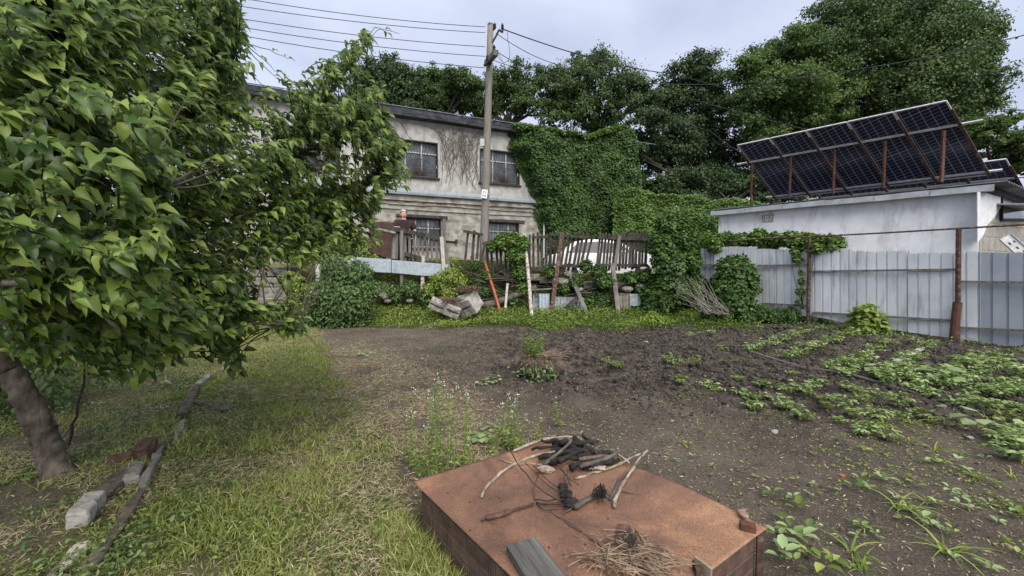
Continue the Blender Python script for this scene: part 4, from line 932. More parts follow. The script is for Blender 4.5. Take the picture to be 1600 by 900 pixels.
# slate / asbestos sheets at the foot
def slate(x0,x1,yt,yb,Y,label,m='slate_sheet',tilt=0):
    a, b_ = P(x0,yb,Y), P(x1,yb+tilt,Y); c, d_ = P(x1,yt+tilt,Y+.12), P(x0,yt,Y+.12); n = max(3,int((b_-a).length/.1)); vs = []
    for k in range(n*4+1):
        s = k/(n*4); o_ = Vector((0,-.022*math.cos(k*math.pi/2),0)); vs += [a.lerp(b_,s)+o_, d_.lerp(c,s)+o_]
    mb = MB(); mb.add(vs,[(2*k,2*k+2,2*k+3,2*k+1) for k in range(n*4)]); o_ = mb.build('corrugated_sheet',m); sm = o_.modifiers.new('t','SOLIDIFY'); sm.thickness = .01
    return tag(o_,label,'corrugated sheet','corrugated sheets edging the bank')
slate(833,846,458,486,12.75,'narrow dark corrugated sheet left of the pale upright one')
slate(843,858,459,492,12.6,'pale bluish corrugated sheet standing proud of the others','galv_blue')
slate(862,912,463,488,12.75,'wide grey corrugated sheet at the foot of the brown post',tilt=2)
slate(964,985,458,483,12.75,'mossy corrugated sheet right of the split timber prop','concrete_mossy')
slate(984,1001,459,478,12.72,'bluish corrugated sheet nearest the ivy column')
# fallen trunk, planks and rubble in the bank
mb = MB(); p = wob([P(755,478,12.7),P(790,468,12.75),P(815,458,12.8),P(838,448,12.9)],.02,3); mb.tube(p,taper(.13,.07,len(p)),8); tag(mb.build('fallen_log','bark',smooth=True),'grey log lying in the bank behind the red pole','log')
mb = MB(); mb.bar(P(830,453,12.7),P(878,450,12.9),.12,.04); tag(mb.build('plank','grey_wood'),'thin grey plank lying over the corrugated sheets','plank')
mb = MB(); mb.bar(P(884,482,12.5),P(905,462,12.7),.12,.05,up=(0,1,0)); tag(mb.build('plank','dark_wood'),'short dark plank leaning on the wide grey corrugated sheet','plank')
R2 = random.Random(4)
for k,(x,y,w_) in enumerate([(590,455,.3),(597,462,.36),(606,470,.22),(935,478,.26),(948,484,.3),(880,441,.3),(980,452,.3),(1000,447,.25),(905,452,.22),(640,470,.2)]):
    mb = MB(); mb.lump(P(x,y,12.9),(w_*.6,w_*.5,w_*.35),k,2,.25,1.5); tag(mb.build('rubble_stone','concrete_mossy'),'grey rubble stone lying in the overgrown bank under the old fence','stone','rubble stones in the bank')
for k,(x0,x1,lb_) in enumerate(((785,838,'dry dark branches tangled behind the leaning white pole'),(850,935,'dry dark branches tangled between the brown post and the propped plank'),(940,1008,'dry dark branches caught below the narrow pickets'),(735,772,'dry dark branches behind the red pole'))):
    mb = MB()
    for q in range(34):
        a = P(R2.uniform(x0,x1),R2.uniform(428,478),12.95+R2.uniform(-.15,.1)); d_ = Vector((R2.gauss(0,.5),R2.gauss(0,.1),R2.gauss(0,.22))); p = wob([a,a+d_*.5+Vector((0,0,.04)),a+d_],.015,q+k,3); mb.tube(p,taper(R2.uniform(.006,.016),.003,len(p)),4,False)
    tag(mb.build('dry_branches','vine_bark'),lb_,'dry branches','dry branches in the bank')
# low wall of the bank top so the yard edge reads as stones and boards
mb = MB()
for k in range(26):
    x = -.2+k*.2+R2.uniform(-.05,.05); mb.box((x,13.55+R2.uniform(-.04,.04),float(terrace(x))-.25+R2.uniform(-.05,.03)),(.21,.3,.22),(R2.uniform(-.08,.08),R2.uniform(-.1,.1),R2.uniform(-.1,.1)))
tag(mb.build('retaining_wall','concrete_mossy',bevel=.02),'low rough block wall holding the yard behind the broken fence','wall')
# steps
st = thing('steps','old concrete garden steps half hidden behind the apple branches','steps',tuple(P(432,490,12.5)))
for k,(y,x0,x1,Y) in enumerate(((482,400,448,12.3),(466,398,446,12.7),(450,398,456,13.1),(434,398,446,13.5),(418,398,452,13.9))):
    a, b_ = P(x0-60,y,Y), P(x1,y,Y); mb = MB(); mb.hexa([a+Vector((0,0,-.3)),b_+Vector((0,0,-.3)),b_+Vector((0,.7,-.3)),a+Vector((0,.7,-.3))],[a,b_,b_+Vector((0,.7,0)),a+Vector((0,.7,0))]); mb.build('step','concrete_mossy',st,bevel=.02)
for o_ in list(COL.objects):
    if o_.name.startswith('step') and o_.parent == st:
        pass
# concrete blocks dumped on the grass
def block(cx,cy,Y,size,rot,label,m='concrete'):
    c = P(cx,cy,Y); b0_ = thing('concrete_block',label,'concrete block',tuple(c),'concrete blocks dumped at the foot of the bank')
    mb = MB(); E = Euler(rot).to_matrix(); sx,sy,sz = size
    mb.box(c,(sx,sy,sz),E); o_ = mb.build('block',m,b0_,bevel=.025)
    dm = o_.modifiers.new('s','SUBSURF'); dm.subdivision_type='SIMPLE'; dm.levels=3; dm.render_levels=3
    tx = bpy.data.textures.get('rough') or bpy.data.textures.new('rough','CLOUDS'); tx.noise_scale=.12; d2 = o_.modifiers.new('d','DISPLACE'); d2.texture = tx; d2.strength=.05
    mb = MB(); mb.box(c+E@Vector((-.02,-sy*.5-.004,sz*.08)),(sx*.9,.02,.025),E); mb.build('joint','dark_frame',b0_)
    return c,E
c1_,E1 = block(730,476,11.9,(.68,.56,.50),(.5,-.32,-.5),'largest pale concrete block tipped over with dried roots on top')
c2_,E2 = block(706,484,11.7,(.42,.4,.34),(.3,.4,.4),'small broken concrete lump between the dried roots and the big block')
c3_,E3 = block(685,477,11.9,(.5,.4,.28),(.2,.45,.2),'flat pale concrete chunk, leftmost of the dumped blocks')
def tuft(c, rad, n, m, label, name='dry_roots', h=.12, ln=.22, seed=0, cat='dry roots', r=.004, group=None):
    rr = random.Random(seed); mb = MB(); c = Vector(c)
    for k in range(n):
        a = c+Vector((rr.gauss(0,rad*.5),rr.gauss(0,rad*.4),rr.uniform(0,h))); an = rr.uniform(0,6.28)
        b_ = a+Vector((math.cos(an),math.sin(an)*.8,rr.uniform(-.35,.35)))*ln*rr.uniform(.5,1.2); mb.tube([a,a.lerp(b_,.5)+Vector((0,0,rr.uniform(0,.06))),b_], r*rr.uniform(.6,1.4), 3, False)
    return tag(mb.build(name,m), label, cat, group)
tuft(c1_+Vector((.05,-.05,.38)),.28,160,'stick_brown','reddish dried roots heaped on the largest concrete block',seed=1,r=.008)
tuft(c2_+Vector((.0,-.05,.2)),.26,160,'stick_brown','reddish dried roots on the small concrete lump',seed=2,r=.008)

# ================================================================ THE WOMAN
def skin_body(name, verts, edges, radii, m, parent, sub=2):
    me = bpy.data.meshes.new(name); org = WL[parent.name]; me.from_pydata([tuple(Vector(v)-org) for v in verts], edges, [])
    o_ = bpy.data.objects.new(name, me); COL.objects.link(o_); o_.parent = parent; WL[o_.name] = org
    o_.modifiers.new('skin','SKIN'); sl = me.skin_vertices
    if not sl: 
        at = me.attributes.new('skin','FLOAT2','POINT') if False else None
    for i,r_ in enumerate(radii):
        rr_ = r_ if hasattr(r_,'__len__') else (r_,r_); me.skin_vertices[0].data[i].radius = rr_
    me.skin_vertices[0].data[0].use_root = True
    s_ = o_.modifiers.new('sub','SUBSURF'); s_.levels = sub; s_.render_levels = sub; me.materials.append(MATS[m]); 
    return o_
mat('skin',[(.50,.27,.20),(.62,.38,.30)],6,.55); mat('grey_hair',[(.25,.22,.21),(.50,.46,.44)],30,.7,.6,60); mat('dark_shirt',[(.022,.012,.012),(.04,.024,.024)],20,.9,.2,60); mat('dark_trousers',[(.02,.02,.03),(.03,.03,.04)],20,.9)
mat('lip',[(.35,.10,.09),(.38,.12,.10)],5,.5); mat('eye',[(.03,.02,.02),(.05,.04,.03)],5,.3)
hp = P(631,336,13.75); fz = float(H(hp.x,13.75)); 
wo = thing('person','woman with short grey hair and dark brown T-shirt leaning on the fence','person',(hp.x,13.75,fz))
K = (hp.z-fz)/1.62; o0 = Vector((hp.x,13.75,fz))
def B(x,y,z): return o0+Vector((x,y,z))*K
hand = P(620,356,13.32)+Vector((0,0,.03)); sh = B(-.24,-.02,1.38)
V_ = [B(.02,0,.95),B(.02,0,1.12),B(.01,-.01,1.32),B(0,-.01,1.44),B(0,-.02,1.50),B(0,-.03,1.60),
     sh, sh.lerp(hand,.5)+Vector((-.10,-.0,-.10)), hand+Vector((-.06,.06,.0)),
     B(.25,-.02,1.38),B(.33,-.02,1.14),B(.30,-.12,.94),
     B(-.10,0,.88),B(-.12,-.02,.48),B(-.12,.02,.08),B(-.12,-.14,.04), B(.14,0,.88),B(.15,-.02,.48),B(.15,.02,.08),B(.15,-.14,.04)]
E_ = [(0,1),(1,2),(2,3),(3,4),(4,5),(2,6),(6,7),(7,8),(2,9),(9,10),(10,11),(0,12),(12,13),(13,14),(14,15),(0,16),(16,17),(17,18),(18,19)]
rad = [(.17,.14),(.17,.13),(.12,.10),(.095,.085),(.078,.078),(.06,.06),.07,.056,.038,.07,.058,.038,.115,.075,.045,.04,.115,.075,.045,.04]
skin_body('body',V_,E_,rad,'skin',wo)
Vs = [V_[0],V_[1],B(.01,-.01,1.30),B(0,-.005,1.415),V_[6]+Vector((.02,0,.02)),sh.lerp(V_[7],.85),V_[9],V_[9].lerp(V_[10],.85)]
skin_body('shirt',Vs,[(0,1),(1,2),(2,3),(2,4),(4,5),(2,6),(6,7)],[(.27,.20),(.275,.21),(.26,.19),(.13,.115),.115,.10,.115,.10],'dark_shirt',wo)
skin_body('trousers',[V_[0],V_[12],V_[13],V_[14],V_[16],V_[17],V_[18]],[(0,1),(1,2),(2,3),(0,4),(4,5),(5,6)],[(.24,.19),.14,.10,.075,.14,.10,.075],'dark_trousers',wo)
# head with face, turned to the right
hc = B(0,-.03,1.63); yaw = Matrix.Rotation(R(32),3,'Z')
def hd(x,y,z): return hc + (yaw@Vector((x*1.12,y*1.12,z*1.08)))*K
bm = bmesh.new(); bmesh.ops.create_uvsphere(bm,u_segments=24,v_segments=18,radius=1); vs = []
for v in bm.verts:
    x,y,z = v.co; sx = .078; sy = .095; sz = .118
    if z<0: sx *= 1-.22*z*z; sy *= 1-.10*z*z
    if y<0: y = y*(.93); 
    nose = math.exp(-((x/.16)**2+((z+.12)/.2)**2)) if y<0 else 0
    eye = math.exp(-(((abs(x)-.36)/.18)**2+((z-.08)/.12)**2)) if y<0 else 0
    chin = math.exp(-((x/.35)**2+((z+.82)/.2)**2)) if y<0 else 0
    vs.append(hd(x*sx, y*sy-.024*nose+.010*eye-.012*chin, z*sz))
mb = MB(); mb.add(vs,[tuple(v.index for v in f.verts) for f in bm.faces]); bm.free(); mb.build('head','skin',wo,smooth=True)
for s in (-1,1):
    mb = MB(); mb.lump(hd(s*.080,.012,-.005),(.012,.02,.032),1,2,.1); mb.build('ear','skin',wo,smooth=True)
    mb = MB(); mb.lump(hd(s*.029,-.078,.010),(.012,.006,.007),1,2,0); mb.build('eye','eye',wo,smooth=True)
    mb = MB(); mb.lump(hd(s*.030,-.083,.030),(.018,.006,.004),1,2,0); mb.build('eyebrow','grey_hair',wo,smooth=True)
mb = MB(); mb.lump(hd(0,-.086,-.058),(.024,.008,.008),1,2,0); mb.build('mouth','lip',wo,smooth=True)
mb = MB(); bm = bmesh.new(); bmesh.ops.create_uvsphere(bm,u_segments=28,v_segments=20,radius=1); vs = []; keep = set()
for v in bm.verts:
    x,y,z = v.co; n_ = 1+.10*float(fbm(x*4,y*4,z*4,2,3)); vs.append(hd(x*.092*n_, .012+y*.108*n_, .016+z*.124*n_)); 
    if (y>-.25 and z>-.55) or z>.42: keep.add(v.index)
mb.add(vs,[tuple(v.index for v in f.verts) for f in bm.faces if all(v.index in keep for v in f.verts)]); bm.free(); mb.build('hair','grey_hair',wo,smooth=True)
# hands: palm with five fingers curled over the rail
for hb, dx in ((hand,1),(V_[11]+Vector((0,-.03,-.03)),-1)):
    wv_ = [hb+Vector((-.05*dx,.04,0)), hb, hb+Vector((.035*dx,-.03,.004))]; ed = [(0,1),(1,2)]; rd = [(.03,.022),(.036,.018),(.034,.016)]
    for k in range(4):
        b1_ = hb+Vector((.045*dx+.004*k*dx,-.055+.024*k,.004)); l_ = [.038,.043,.040,.030][k]
        i0 = len(wv_); wv_ += [b1_, b1_+Vector((l_*dx,-.01,-.006)), b1_+Vector((l_*1.6*dx,-.012,-.030))]; ed += [(2,i0),(i0,i0+1),(i0+1,i0+2)]; rd += [.010,.0095,.008]
    i0 = len(wv_); wv_ += [hb+Vector((.0,-.045,-.004)), hb+Vector((.03*dx,-.07,-.012)), hb+Vector((.052*dx,-.078,-.02))]; ed += [(1,i0),(i0,i0+1),(i0+1,i0+2)]; rd += [.013,.011,.009]
    skin_body('hand',wv_,ed,rd,'skin',wo,1)

# ================================================================ BRICK PIT WITH RUSTY LID
HB = .30
Lc, Bc, Rc = G(645,752,HB), G(880,679,HB), G(1200,822,HB); Fc = Lc+Rc-Bc
def rust_mat():
    m = bpy.data.materials.new('rusty_lid'); m.use_nodes = True; t = m.node_tree; p = t.nodes['Principled BSDF']; N = t.nodes.new; L = t.links.new
    tc_ = N('ShaderNodeTexCoord')
    def nz(s,d,r,dist=0): n = N('ShaderNodeTexNoise'); n.inputs['Scale'].default_value=s; n.inputs['Detail'].default_value=d; n.inputs['Roughness'].default_value=r; n.inputs['Distortion'].default_value=dist; L(tc_.outputs['Object'],n.inputs[0]); return n.outputs[0]
    def rp(src,els):
        r = N('ShaderNodeValToRGB'); e = r.color_ramp.elements; e[0].position,e[0].color = els[0][0],(*els[0][1],1); e[1].position,e[1].color = els[-1][0],(*els[-1][1],1)
        for q,c in els[1:-1]: x = e.new(q); x.color=(*c,1)
        L(src,r.inputs[0]); return r.outputs[0]
    base = rp(nz(1.9,6,.62,.8),[(.28,(.080,.048,.034)),(.42,(.155,.085,.056)),(.56,(.23,.125,.078)),(.66,(.32,.18,.10)),(.76,(.36,.25,.175))])
    fine = rp(nz(130,3,.6),[(.38,(.62,.60,.60)),(.62,(1.15,1.1,1.05))])
    mu = N('ShaderNodeMixRGB'); mu.blend_type='MULTIPLY'; mu.inputs[0].default_value=1; L(base,mu.inputs[1]); L(fine,mu.inputs[2])
    st = rp(nz(4.5,8,.7,1.5),[(.56,(0,0,0)),(.70,(1,1,1))]); mx = N('ShaderNodeMixRGB'); mx.inputs[2].default_value=(.10,.055,.045,1)
    hf = N('ShaderNodeMath'); hf.operation='MULTIPLY'; hf.inputs[1].default_value=.65; L(st,hf.inputs[0]); L(hf.outputs[0],mx.inputs[0]); L(mu.outputs[0],mx.inputs[1]); L(mx.outputs[0],p.inputs['Base Color'])
    r2 = rp(nz(3,5,.6),[(.3,(.42,.42,.42)),(.7,(.72,.72,.72))]); L(r2,p.inputs['Roughness']); p.inputs['Specular IOR Level'].default_value=.45
    b = N('ShaderNodeBump'); b.inputs['Strength'].default_value=.35; b.inputs['Distance'].default_value=.003; L(nz(90,6,.7),b.inputs['Height']); L(b.outputs[0],p.inputs['Normal']); MATS['rusty_lid']=m
rust_mat()
def brick_mat():
    m = bpy.data.materials.new('grooved_brick'); m.use_nodes = True; t = m.node_tree; p = t.nodes['Principled BSDF']; N = t.nodes.new; L = t.links.new
    uv = N('ShaderNodeUVMap'); bt = N('ShaderNodeTexBrick'); L(uv.outputs[0],bt.inputs[0]); bt.inputs['Scale'].default_value=1; bt.inputs['Brick Width'].default_value=.26; bt.inputs['Row Height'].default_value=.078; bt.inputs['Mortar Size'].default_value=.009
    bt.inputs['Color1'].default_value=(.115,.062,.045,1); bt.inputs['Color2'].default_value=(.19,.105,.075,1); bt.inputs['Mortar'].default_value=(.14,.125,.105,1); bt.inputs['Mortar Smooth'].default_value=.3
    wv = N('ShaderNodeTexWave'); wv.wave_type='BANDS'; wv.bands_direction='X'; wv.inputs['Scale'].default_value=16; wv.inputs['Distortion'].default_value=.6; L(uv.outputs[0],wv.inputs[0])
    nn = N('ShaderNodeTexNoise'); nn.inputs['Scale'].default_value=14; nn.inputs['Detail'].default_value=6; L(uv.outputs[0],nn.inputs[0])
    mu = N('ShaderNodeMixRGB'); mu.blend_type='MULTIPLY'; mu.inputs[0].default_value=.8; L(bt.outputs[0],mu.inputs[1]); r = N('ShaderNodeValToRGB'); r.color_ramp.elements[0].position=.3; r.color_ramp.elements[0].color=(.35,.33,.3,1); r.color_ramp.elements[1].position=.7; L(nn.outputs[0],r.inputs[0]); L(r.outputs[0],mu.inputs[2]); L(mu.outputs[0],p.inputs['Base Color'])
    p.inputs['Roughness'].default_value=.95
    iv = N('ShaderNodeMath'); iv.operation='MULTIPLY_ADD'; iv.inputs[1].default_value=-2.5; L(bt.outputs['Fac'],iv.inputs[0]); L(wv.outputs[0],iv.inputs[2])
    ad = N('ShaderNodeMath'); ad.operation='MULTIPLY_ADD'; ad.inputs[1].default_value=1.2; L(nn.outputs[0],ad.inputs[0]); L(iv.outputs[0],ad.inputs[2])
    b = N('ShaderNodeBump'); b.inputs['Strength'].default_value=1; b.inputs['Distance'].default_value=.006; L(ad.outputs[0],b.inputs['Height']); L(b.outputs[0],p.inputs['Normal']); MATS['grooved_brick']=m
brick_mat()
pc = (Lc+Rc)/2; pc.z = 0
pit = thing('brick_pit','low square brick pit covered with a rusty steel plate','pit',tuple(pc))
eL = (Bc-Lc); eR = (Fc-Lc)
def lid(u,v): return Lc+eL*u+eR*v
NU = 70; vs = []; fs = []
def lz(u,v):
    z = .034*(float(fbm(u*2.6+3,v*2.6,0,2,44))-.5)*2 + .004*(float(fbm(u*9,v*9,0,2,45))-.5)
    e_ = min(u,1-u,v,1-v); return z*min(1,e_*7) - (.014*max(0,1-((1-u)/.25))**2*math.sin(v*7) if u>.75 else 0)
for i in range(NU+1):
    for j in range(NU+1): u,v = i/NU,j/NU; q_ = lid(u,v); vs.append((q_.x,q_.y,HB+lz(u,v)))
for i in range(NU):
    for j in range(NU): a = i*(NU+1)+j; fs.append((a,a+NU+1,a+NU+2,a+1))
mb = MB(); mb.add(vs,fs); ld = mb.build('lid','rusty_lid',pit,smooth=True); 
ld.data.flip_normals() if ld.data.polygons[0].normal.z<0 else None
sm = ld.modifiers.new('t','SOLIDIFY'); sm.thickness=.005; sm.offset=-1
def lid_z(x,y):
    d_ = Vector((x,y,HB))-Lc; a,b_,c,d2 = eL.x,eR.x,eL.y,eR.y; det = a*d2-b_*c; u = (d_.x*d2-b_*d_.y)/det; v = (a*d_.y-c*d_.x)/det
    u = min(max(u,0),1); v = min(max(v,0),1); return HB+lz(u,v)
cor = [lid(.03,.03),lid(.97,.03),lid(.97,.97),lid(.03,.97)]
for k in range(4):
    a,b_ = cor[k],cor[(k+1)%4]; n_ = ((a+b_)/2-(Lc+Rc)/2); n_.z=0; n_.normalize(); dd=(b_-a).normalized()
    # butt joints: shorten every wall by its neighbour's thickness
    a2 = a+dd*(.12 if k%2 else 0); b2 = b_-dd*(.12 if k%2 else 0)
    lo = Vector((0,0,-.12-HB)); hi = Vector((0,0,-.022))
    bot = [a2+lo,b2+lo,b2+lo-n_*.12,a2+lo-n_*.12]; tp = [a2+hi,b2+hi,b2+hi-n_*.12,a2+hi-n_*.12]
    mb = MB(); mb.hexa(bot,tp); wl = mb.build('brick_wall','grooved_brick',pit,fix=True); uvl = wl.data.uv_layers.new(name='UVMap'); org = WL[wl.name]
    for lp in wl.data.loops: v = wl.data.vertices[lp.vertex_index].co+org; uvl.data[lp.index].uv = ((v-a).dot(dd)+(v-a).dot(n_), v.z+.004)
for c_ in (lid(.978,.978),):
    d1 = (Fc-Rc).normalized(); d2_ = (Bc-Rc).normalized(); mb = MB()
    mb.bar(Rc+d1*.03+d2_*.02-Vector((0,0,HB+.1)),Rc+d1*.03+d2_*.02-Vector((0,0,.012)),.035,.006,up=d2_.cross(d1)); mb.bar(Rc+d1*.016+d2_*.03-Vector((0,0,HB+.1)),Rc+d1*.016+d2_*.03-Vector((0,0,.012)),.03,.006,up=d1); mb.build('corner_iron','rust_dark',pit)
# -- things lying on the lid
mat('stick_mid',[(.10,.065,.045),(.34,.25,.17)],18,.85,.6,70)
def on(px,py,h=.01):
    q_ = G(px,py,HB+h); q_.z = lid_z(q_.x,q_.y)+h; return q_
def stick(pts, r0, r1, m, label, cat='stick', name='stick', group='sticks on the rusty lid', lift=0, seed=0, n=6, amp=.004, parent=None):
    p = [on(x,y,max(r0*.8,.004)+(pp[0] if pp else 0)+lift) for x,y,*pp in pts]; p = wob(p,amp,seed or pts[0][0],3); mb = MB(); rr = taper(r0,r1,len(p)); g_ = random.Random(seed+1); rr = [q*g_.uniform(*((.62,1.3) if m=='charred' else (.85,1.15))) for q in rr]; mb.tube(p,rr,n)
    o_ = mb.build(name,m,parent,smooth=True); return tag(o_,label,cat,group) if label else o_
stick([(752,772),(760,756),(775,742),(800,725),(835,713),(868,706,.02)],.009,.011,'stick_pale','pale stripped stick curving down the left of the lid, end near the edge')
stick([(802,704,.01),(830,694,.02),(855,686,.04),(885,682,.06),(905,683,.06)],.009,.010,'stick_pale','pale stick reaching left from the back of the charred heap')
stick([(780,717,.0),(806,724),(835,726,.01),(858,731,.02)],.004,.0035,'stick_pale','very thin straight pale twig crossing the curved stick')
stick([(898,752,.0),(925,744),(958,733,.01),(985,716,.04),(1012,704,.07)],.008,.007,'stick_pale','long light twig below the charred heap rising to the right')
stick([(960,794),(962,778),(970,762),(984,742,.01),(1000,716,.05),(1010,706,.07)],.012,.006,'stick_pale','thick forked peeled branch pointing down at the lid centre')
stick([(953,782),(960,768),(968,752),(985,735,.02),(1000,722,.05),(1003,708,.06)],.009,.005,'bark','dark branch lying beside the peeled forked branch')
stick([(968,768),(985,769),(1001,771)],.005,.003,'stick_brown','short thin twig sticking right of the forked branch')
stick([(906,734,.03),(935,724,.04),(962,709,.05),(975,694,.06)],.014,.013,'bark','stout bark covered branch at the right of the heap')
stick([(905,722,.05),(940,715,.04),(960,716,.03)],.013,.012,'stick_brown','brown branch lying behind the stout one')
stick([(960,706,.05),(974,716,.04),(984,724,.02)],.008,.006,'stick_pale','short pale branch crossing the right end of the heap')
stick([(850,727,.03),(870,712,.05),(890,694,.08),(893,684,.09)],.012,.009,'bark','upright dark branch in the back of the heap')
R3 = random.Random(8)
for k,(x,y,l,a,r,h) in enumerate([(870,712,60,.3,.020,.02),(893,700,60,-.5,.026,.03),(912,697,50,-.9,.024,.045),(905,690,60,.15,.018,.07),(930,712,60,.25,.02,.02),(925,728,70,.35,.022,.015),(880,722,44,.1,.02,.02),(855,700,50,.2,.014,.03),(945,725,50,.5,.018,.015),(895,712,60,.8,.018,.05),(865,690,40,-.2,.015,.05),(920,685,34,-1.0,.016,.06)]):
    dx,dy = math.cos(a)*l/2, -math.sin(a)*l/2*.6
    stick([(x-dx,y-dy,h),(x,y,h+.006),(x+dx,y+dy,h)],r,r*.75,'charred',['blackened stub of wood in the burnt heap on the lid'][0],'charred wood','charred_wood','charred wood heap',seed=20+k,n=8,amp=.011)
for k,(x,y,h,r) in enumerate([(888,697,.06,.035),(905,703,.06,.032),(872,706,.04,.03),(935,728,.03,.034),(918,735,.02,.028)]):
    mb = MB(); mb.lump(on(x,y,h*.6),(r*1.2,r,r*.9),k+5,3,.8,2.8); tag(mb.build('charred_lump','charred'),'knobbly burnt lump in the charred heap on the lid','charred wood','charred wood heap')
mb = MB(); mb.lump(on(851,735,.02),(.055,.028,.022),3,3,.4,3); tag(mb.build('wood_chunk','stick_pale'),'pale splintered chunk of wood below the charred heap','wood chunk')
mb = MB(); 
for k in range(16): a = on(945+R3.uniform(-2,2),735+R3.uniform(-3,3),.02); mb.tube([a,a+Vector((R3.uniform(-.10,-.03),R3.uniform(-.02,.03),R3.uniform(-.005,.015)))],.004,4)
tag(mb.build('wood_splinters','stick_pale'),'bundle of pale splinters at the end of a burnt stub','splinters')
# twisted black wire knot with its long ends
kn = thing('wire_tangle','black burnt knot of wire with long stiff ends on the lid','wire',tuple(on(885,778,0)))
mb = MB(); mb.lump(on(884,772,.035),(.035,.035,.03),9,3,.55,3.5); mb.lump(on(893,785,.03),(.04,.03,.026),4,3,.5,3.5); mb.lump(on(880,760,.055),(.03,.03,.02),7,3,.5,3.5); mb.build('knot','charred',kn)
for pts,r in (([(797,702,.10),(815,728,.07),(838,755,.05),(875,780,.03)],.0045),([(820,722,.05),(850,750,.05),(880,772,.03)],.003),([(833,728,.03),(860,752,.04),(885,768,.03)],.003),([(836,776,.02),(860,777,.02),(880,779,.03)],.0045),([(838,780,.01),(860,784,.015),(885,785,.02)],.005),([(835,776,.0),(833,760,.02),(842,740,.03),(838,725,.03)],.0025),([(838,782,0),(850,793,.01),(875,796,.02),(890,790,.02)],.0025),([(885,760,.05),(882,748,.06),(880,738,.06)],.005),([(893,760,.05),(886,745,.07),(888,735,.07)],.004)):
    stick(pts,r,r*.8,'iron',None,name='wire_end',parent=kn,seed=int(r*9999),n=5)
stick([(897,792,.01),(915,783,.015),(935,772,.02),(945,770,.02)],.016,.012,'bark','short burnt stick right of the black knot')
stick([(878,803,.0),(900,790,.01),(925,780)],.005,.004,'stick_brown','thin twig under the short burnt stick')
tuft(on(938,780,.03),.03,70,'charred','frayed dark bristle end of the burnt stick','frayed_bristles',h=.03,ln=.05,seed=4,cat='bristles',r=.0015)
stick([(875,735,.05),(890,750,.05),(905,760,.03)],.004,.003,'iron','rusty thin wire sagging from the heap to the black knot','wire','wire')
rsp = thing('old_rasp','rusty rasp with a dark cylindrical handle on the lid left side','tool',tuple(on(775,803,0)))
stick([(760,806,.008),(778,801,.008),(797,795,.008)],.013,.013,'rust_dark',None,name='handle',parent=rsp,amp=0,n=10)
a,b_ = on(797,795,.012),on(834,782,.012); mb = MB(); mb.bar(a,b_,.016,.005); mb.build('blade','rust_dark',rsp)
stick([(753,811,.008),(757,807,.008),(761,806,.008)],.006,.009,'rust_dark',None,name='ferrule',parent=rsp,amp=0)
# board
_bd = G(905,925,HB)-G(836,838,HB); mat('board_wood',[(.045,.045,.04),(.19,.185,.165)],26,.9,1,60,stretch=(.07,1,1),turn=-math.atan2(_bd.y,_bd.x),contrast=(.3,.7))
mb = MB(); bp_ = [G(x,y,HB+.045) for x,y in ((791,851),(836,838),(915,935),(860,965))]; bt_ = [q_.copy() for q_ in bp_]
for q_ in bp_: q_.z = HB+.008
mb.hexa(bp_,bt_); tag(mb.build('board','board_wood',fix=True,bevel=.003),'dark weathered grey board lying on the front of the lid','board')
stick([(860,793),(868,803),(885,813,.01),(915,838,.01),(940,862)],.003,.003,'stick_brown','thin cord running from the black knot to the twig bundle','cord','cord',n=5)
stick([(866,802),(890,822),(930,850),(950,868)],.0025,.0025,'stick_brown','second thin cord beside the first one','cord','cord',n=5)
mb = MB(); st_p = [on(x,y,.004) for x,y in ((966,822),(986,824),(979,858),(958,852))]; mb.prism(st_p,Vector((0,0,.006))); sp2 = mb.build('strap_plate','rust_dark',fix=True,bevel=.002); tag(sp2,'flat rusty strap plate with a hole near the twig bundle','metal plate')
mb = MB(); q_ = on(970,851,.0106); mb.tube([q_,q_+Vector((0,0,.0015))],.006,10); mb.build('hole','black',sp2)
mb = MB(); rr = random.Random(12)
for k in range(190):
    c = on(rr.gauss(985,36),rr.gauss(882,17),rr.uniform(.004,.035)); an = rr.gauss(-.45,.55); l_ = rr.uniform(.06,.22); d_ = Vector((math.cos(an),math.sin(an),rr.uniform(-.1,.1)))*l_
    mb.tube(wob([c-d_/2,c+Vector((rr.uniform(-.02,.02),rr.uniform(-.02,.02),.012)),c+d_/2],.003,k,2),rr.uniform(.0013,.0032),4,False)
tw = mb.build('twig_bundle','stick_mid'); tag(tw,'tangled bundle of thin brown twigs and stalks at the front of the lid','twigs')
for k,pts in enumerate(([(955,862),(980,845,.03),(990,836,.05),(998,836,.04)],[(998,838,.04),(1005,850,.03),(1015,870,.02),(1025,885)],[(972,868,.02),(1000,862,.04),(1030,866,.04),(1052,878,.02)],[(960,850,.02),(958,862,.01),(975,880,.02)],[(880,876,.003),(900,870,.01),(930,872,.02),(960,876,.02)],[(1035,900,.01),(1058,884,.02),(1065,892,.01),(1062,900)])):
    stick(pts,.002,.0015,'stick_pale',['stalk arching left over the twig bundle','bent stalk falling right from the bundle top','long stalk looping right over the bundle','short stalk hooked round the bundle left side','fine stalk trailing far left of the twig bundle','curled stalk end at the right front of the bundle'][k],'stalk','dry_stalk','dry stalks',seed=k+50,n=4,amp=.003)
tuft(on(985,862,.02),.035,40,'bark_dark','dark fibrous clump in the middle of the twig bundle','fibre_clump',h=.025,ln=.04,seed=6,cat='fibre clump',r=.002)
mb = MB(); a,b_ = on(1156,819,.018),on(1181,824,.018); mb.bar(a,b_,.045,.035); tag(mb.build('brick_fragment','rust_steel',bevel=.003),'dark red brick fragment near the right corner of the lid','brick fragment')
mb = MB(); mb.prism([on(x,y,.014) for x,y in ((1152,800),(1163,797),(1170,808),(1166,812),(1156,806))],Vector((0,0,.012))); tag(mb.build('tile_fragment','brick_red',fix=True),'thin pale tile shard behind the dark red fragment','tile shard')
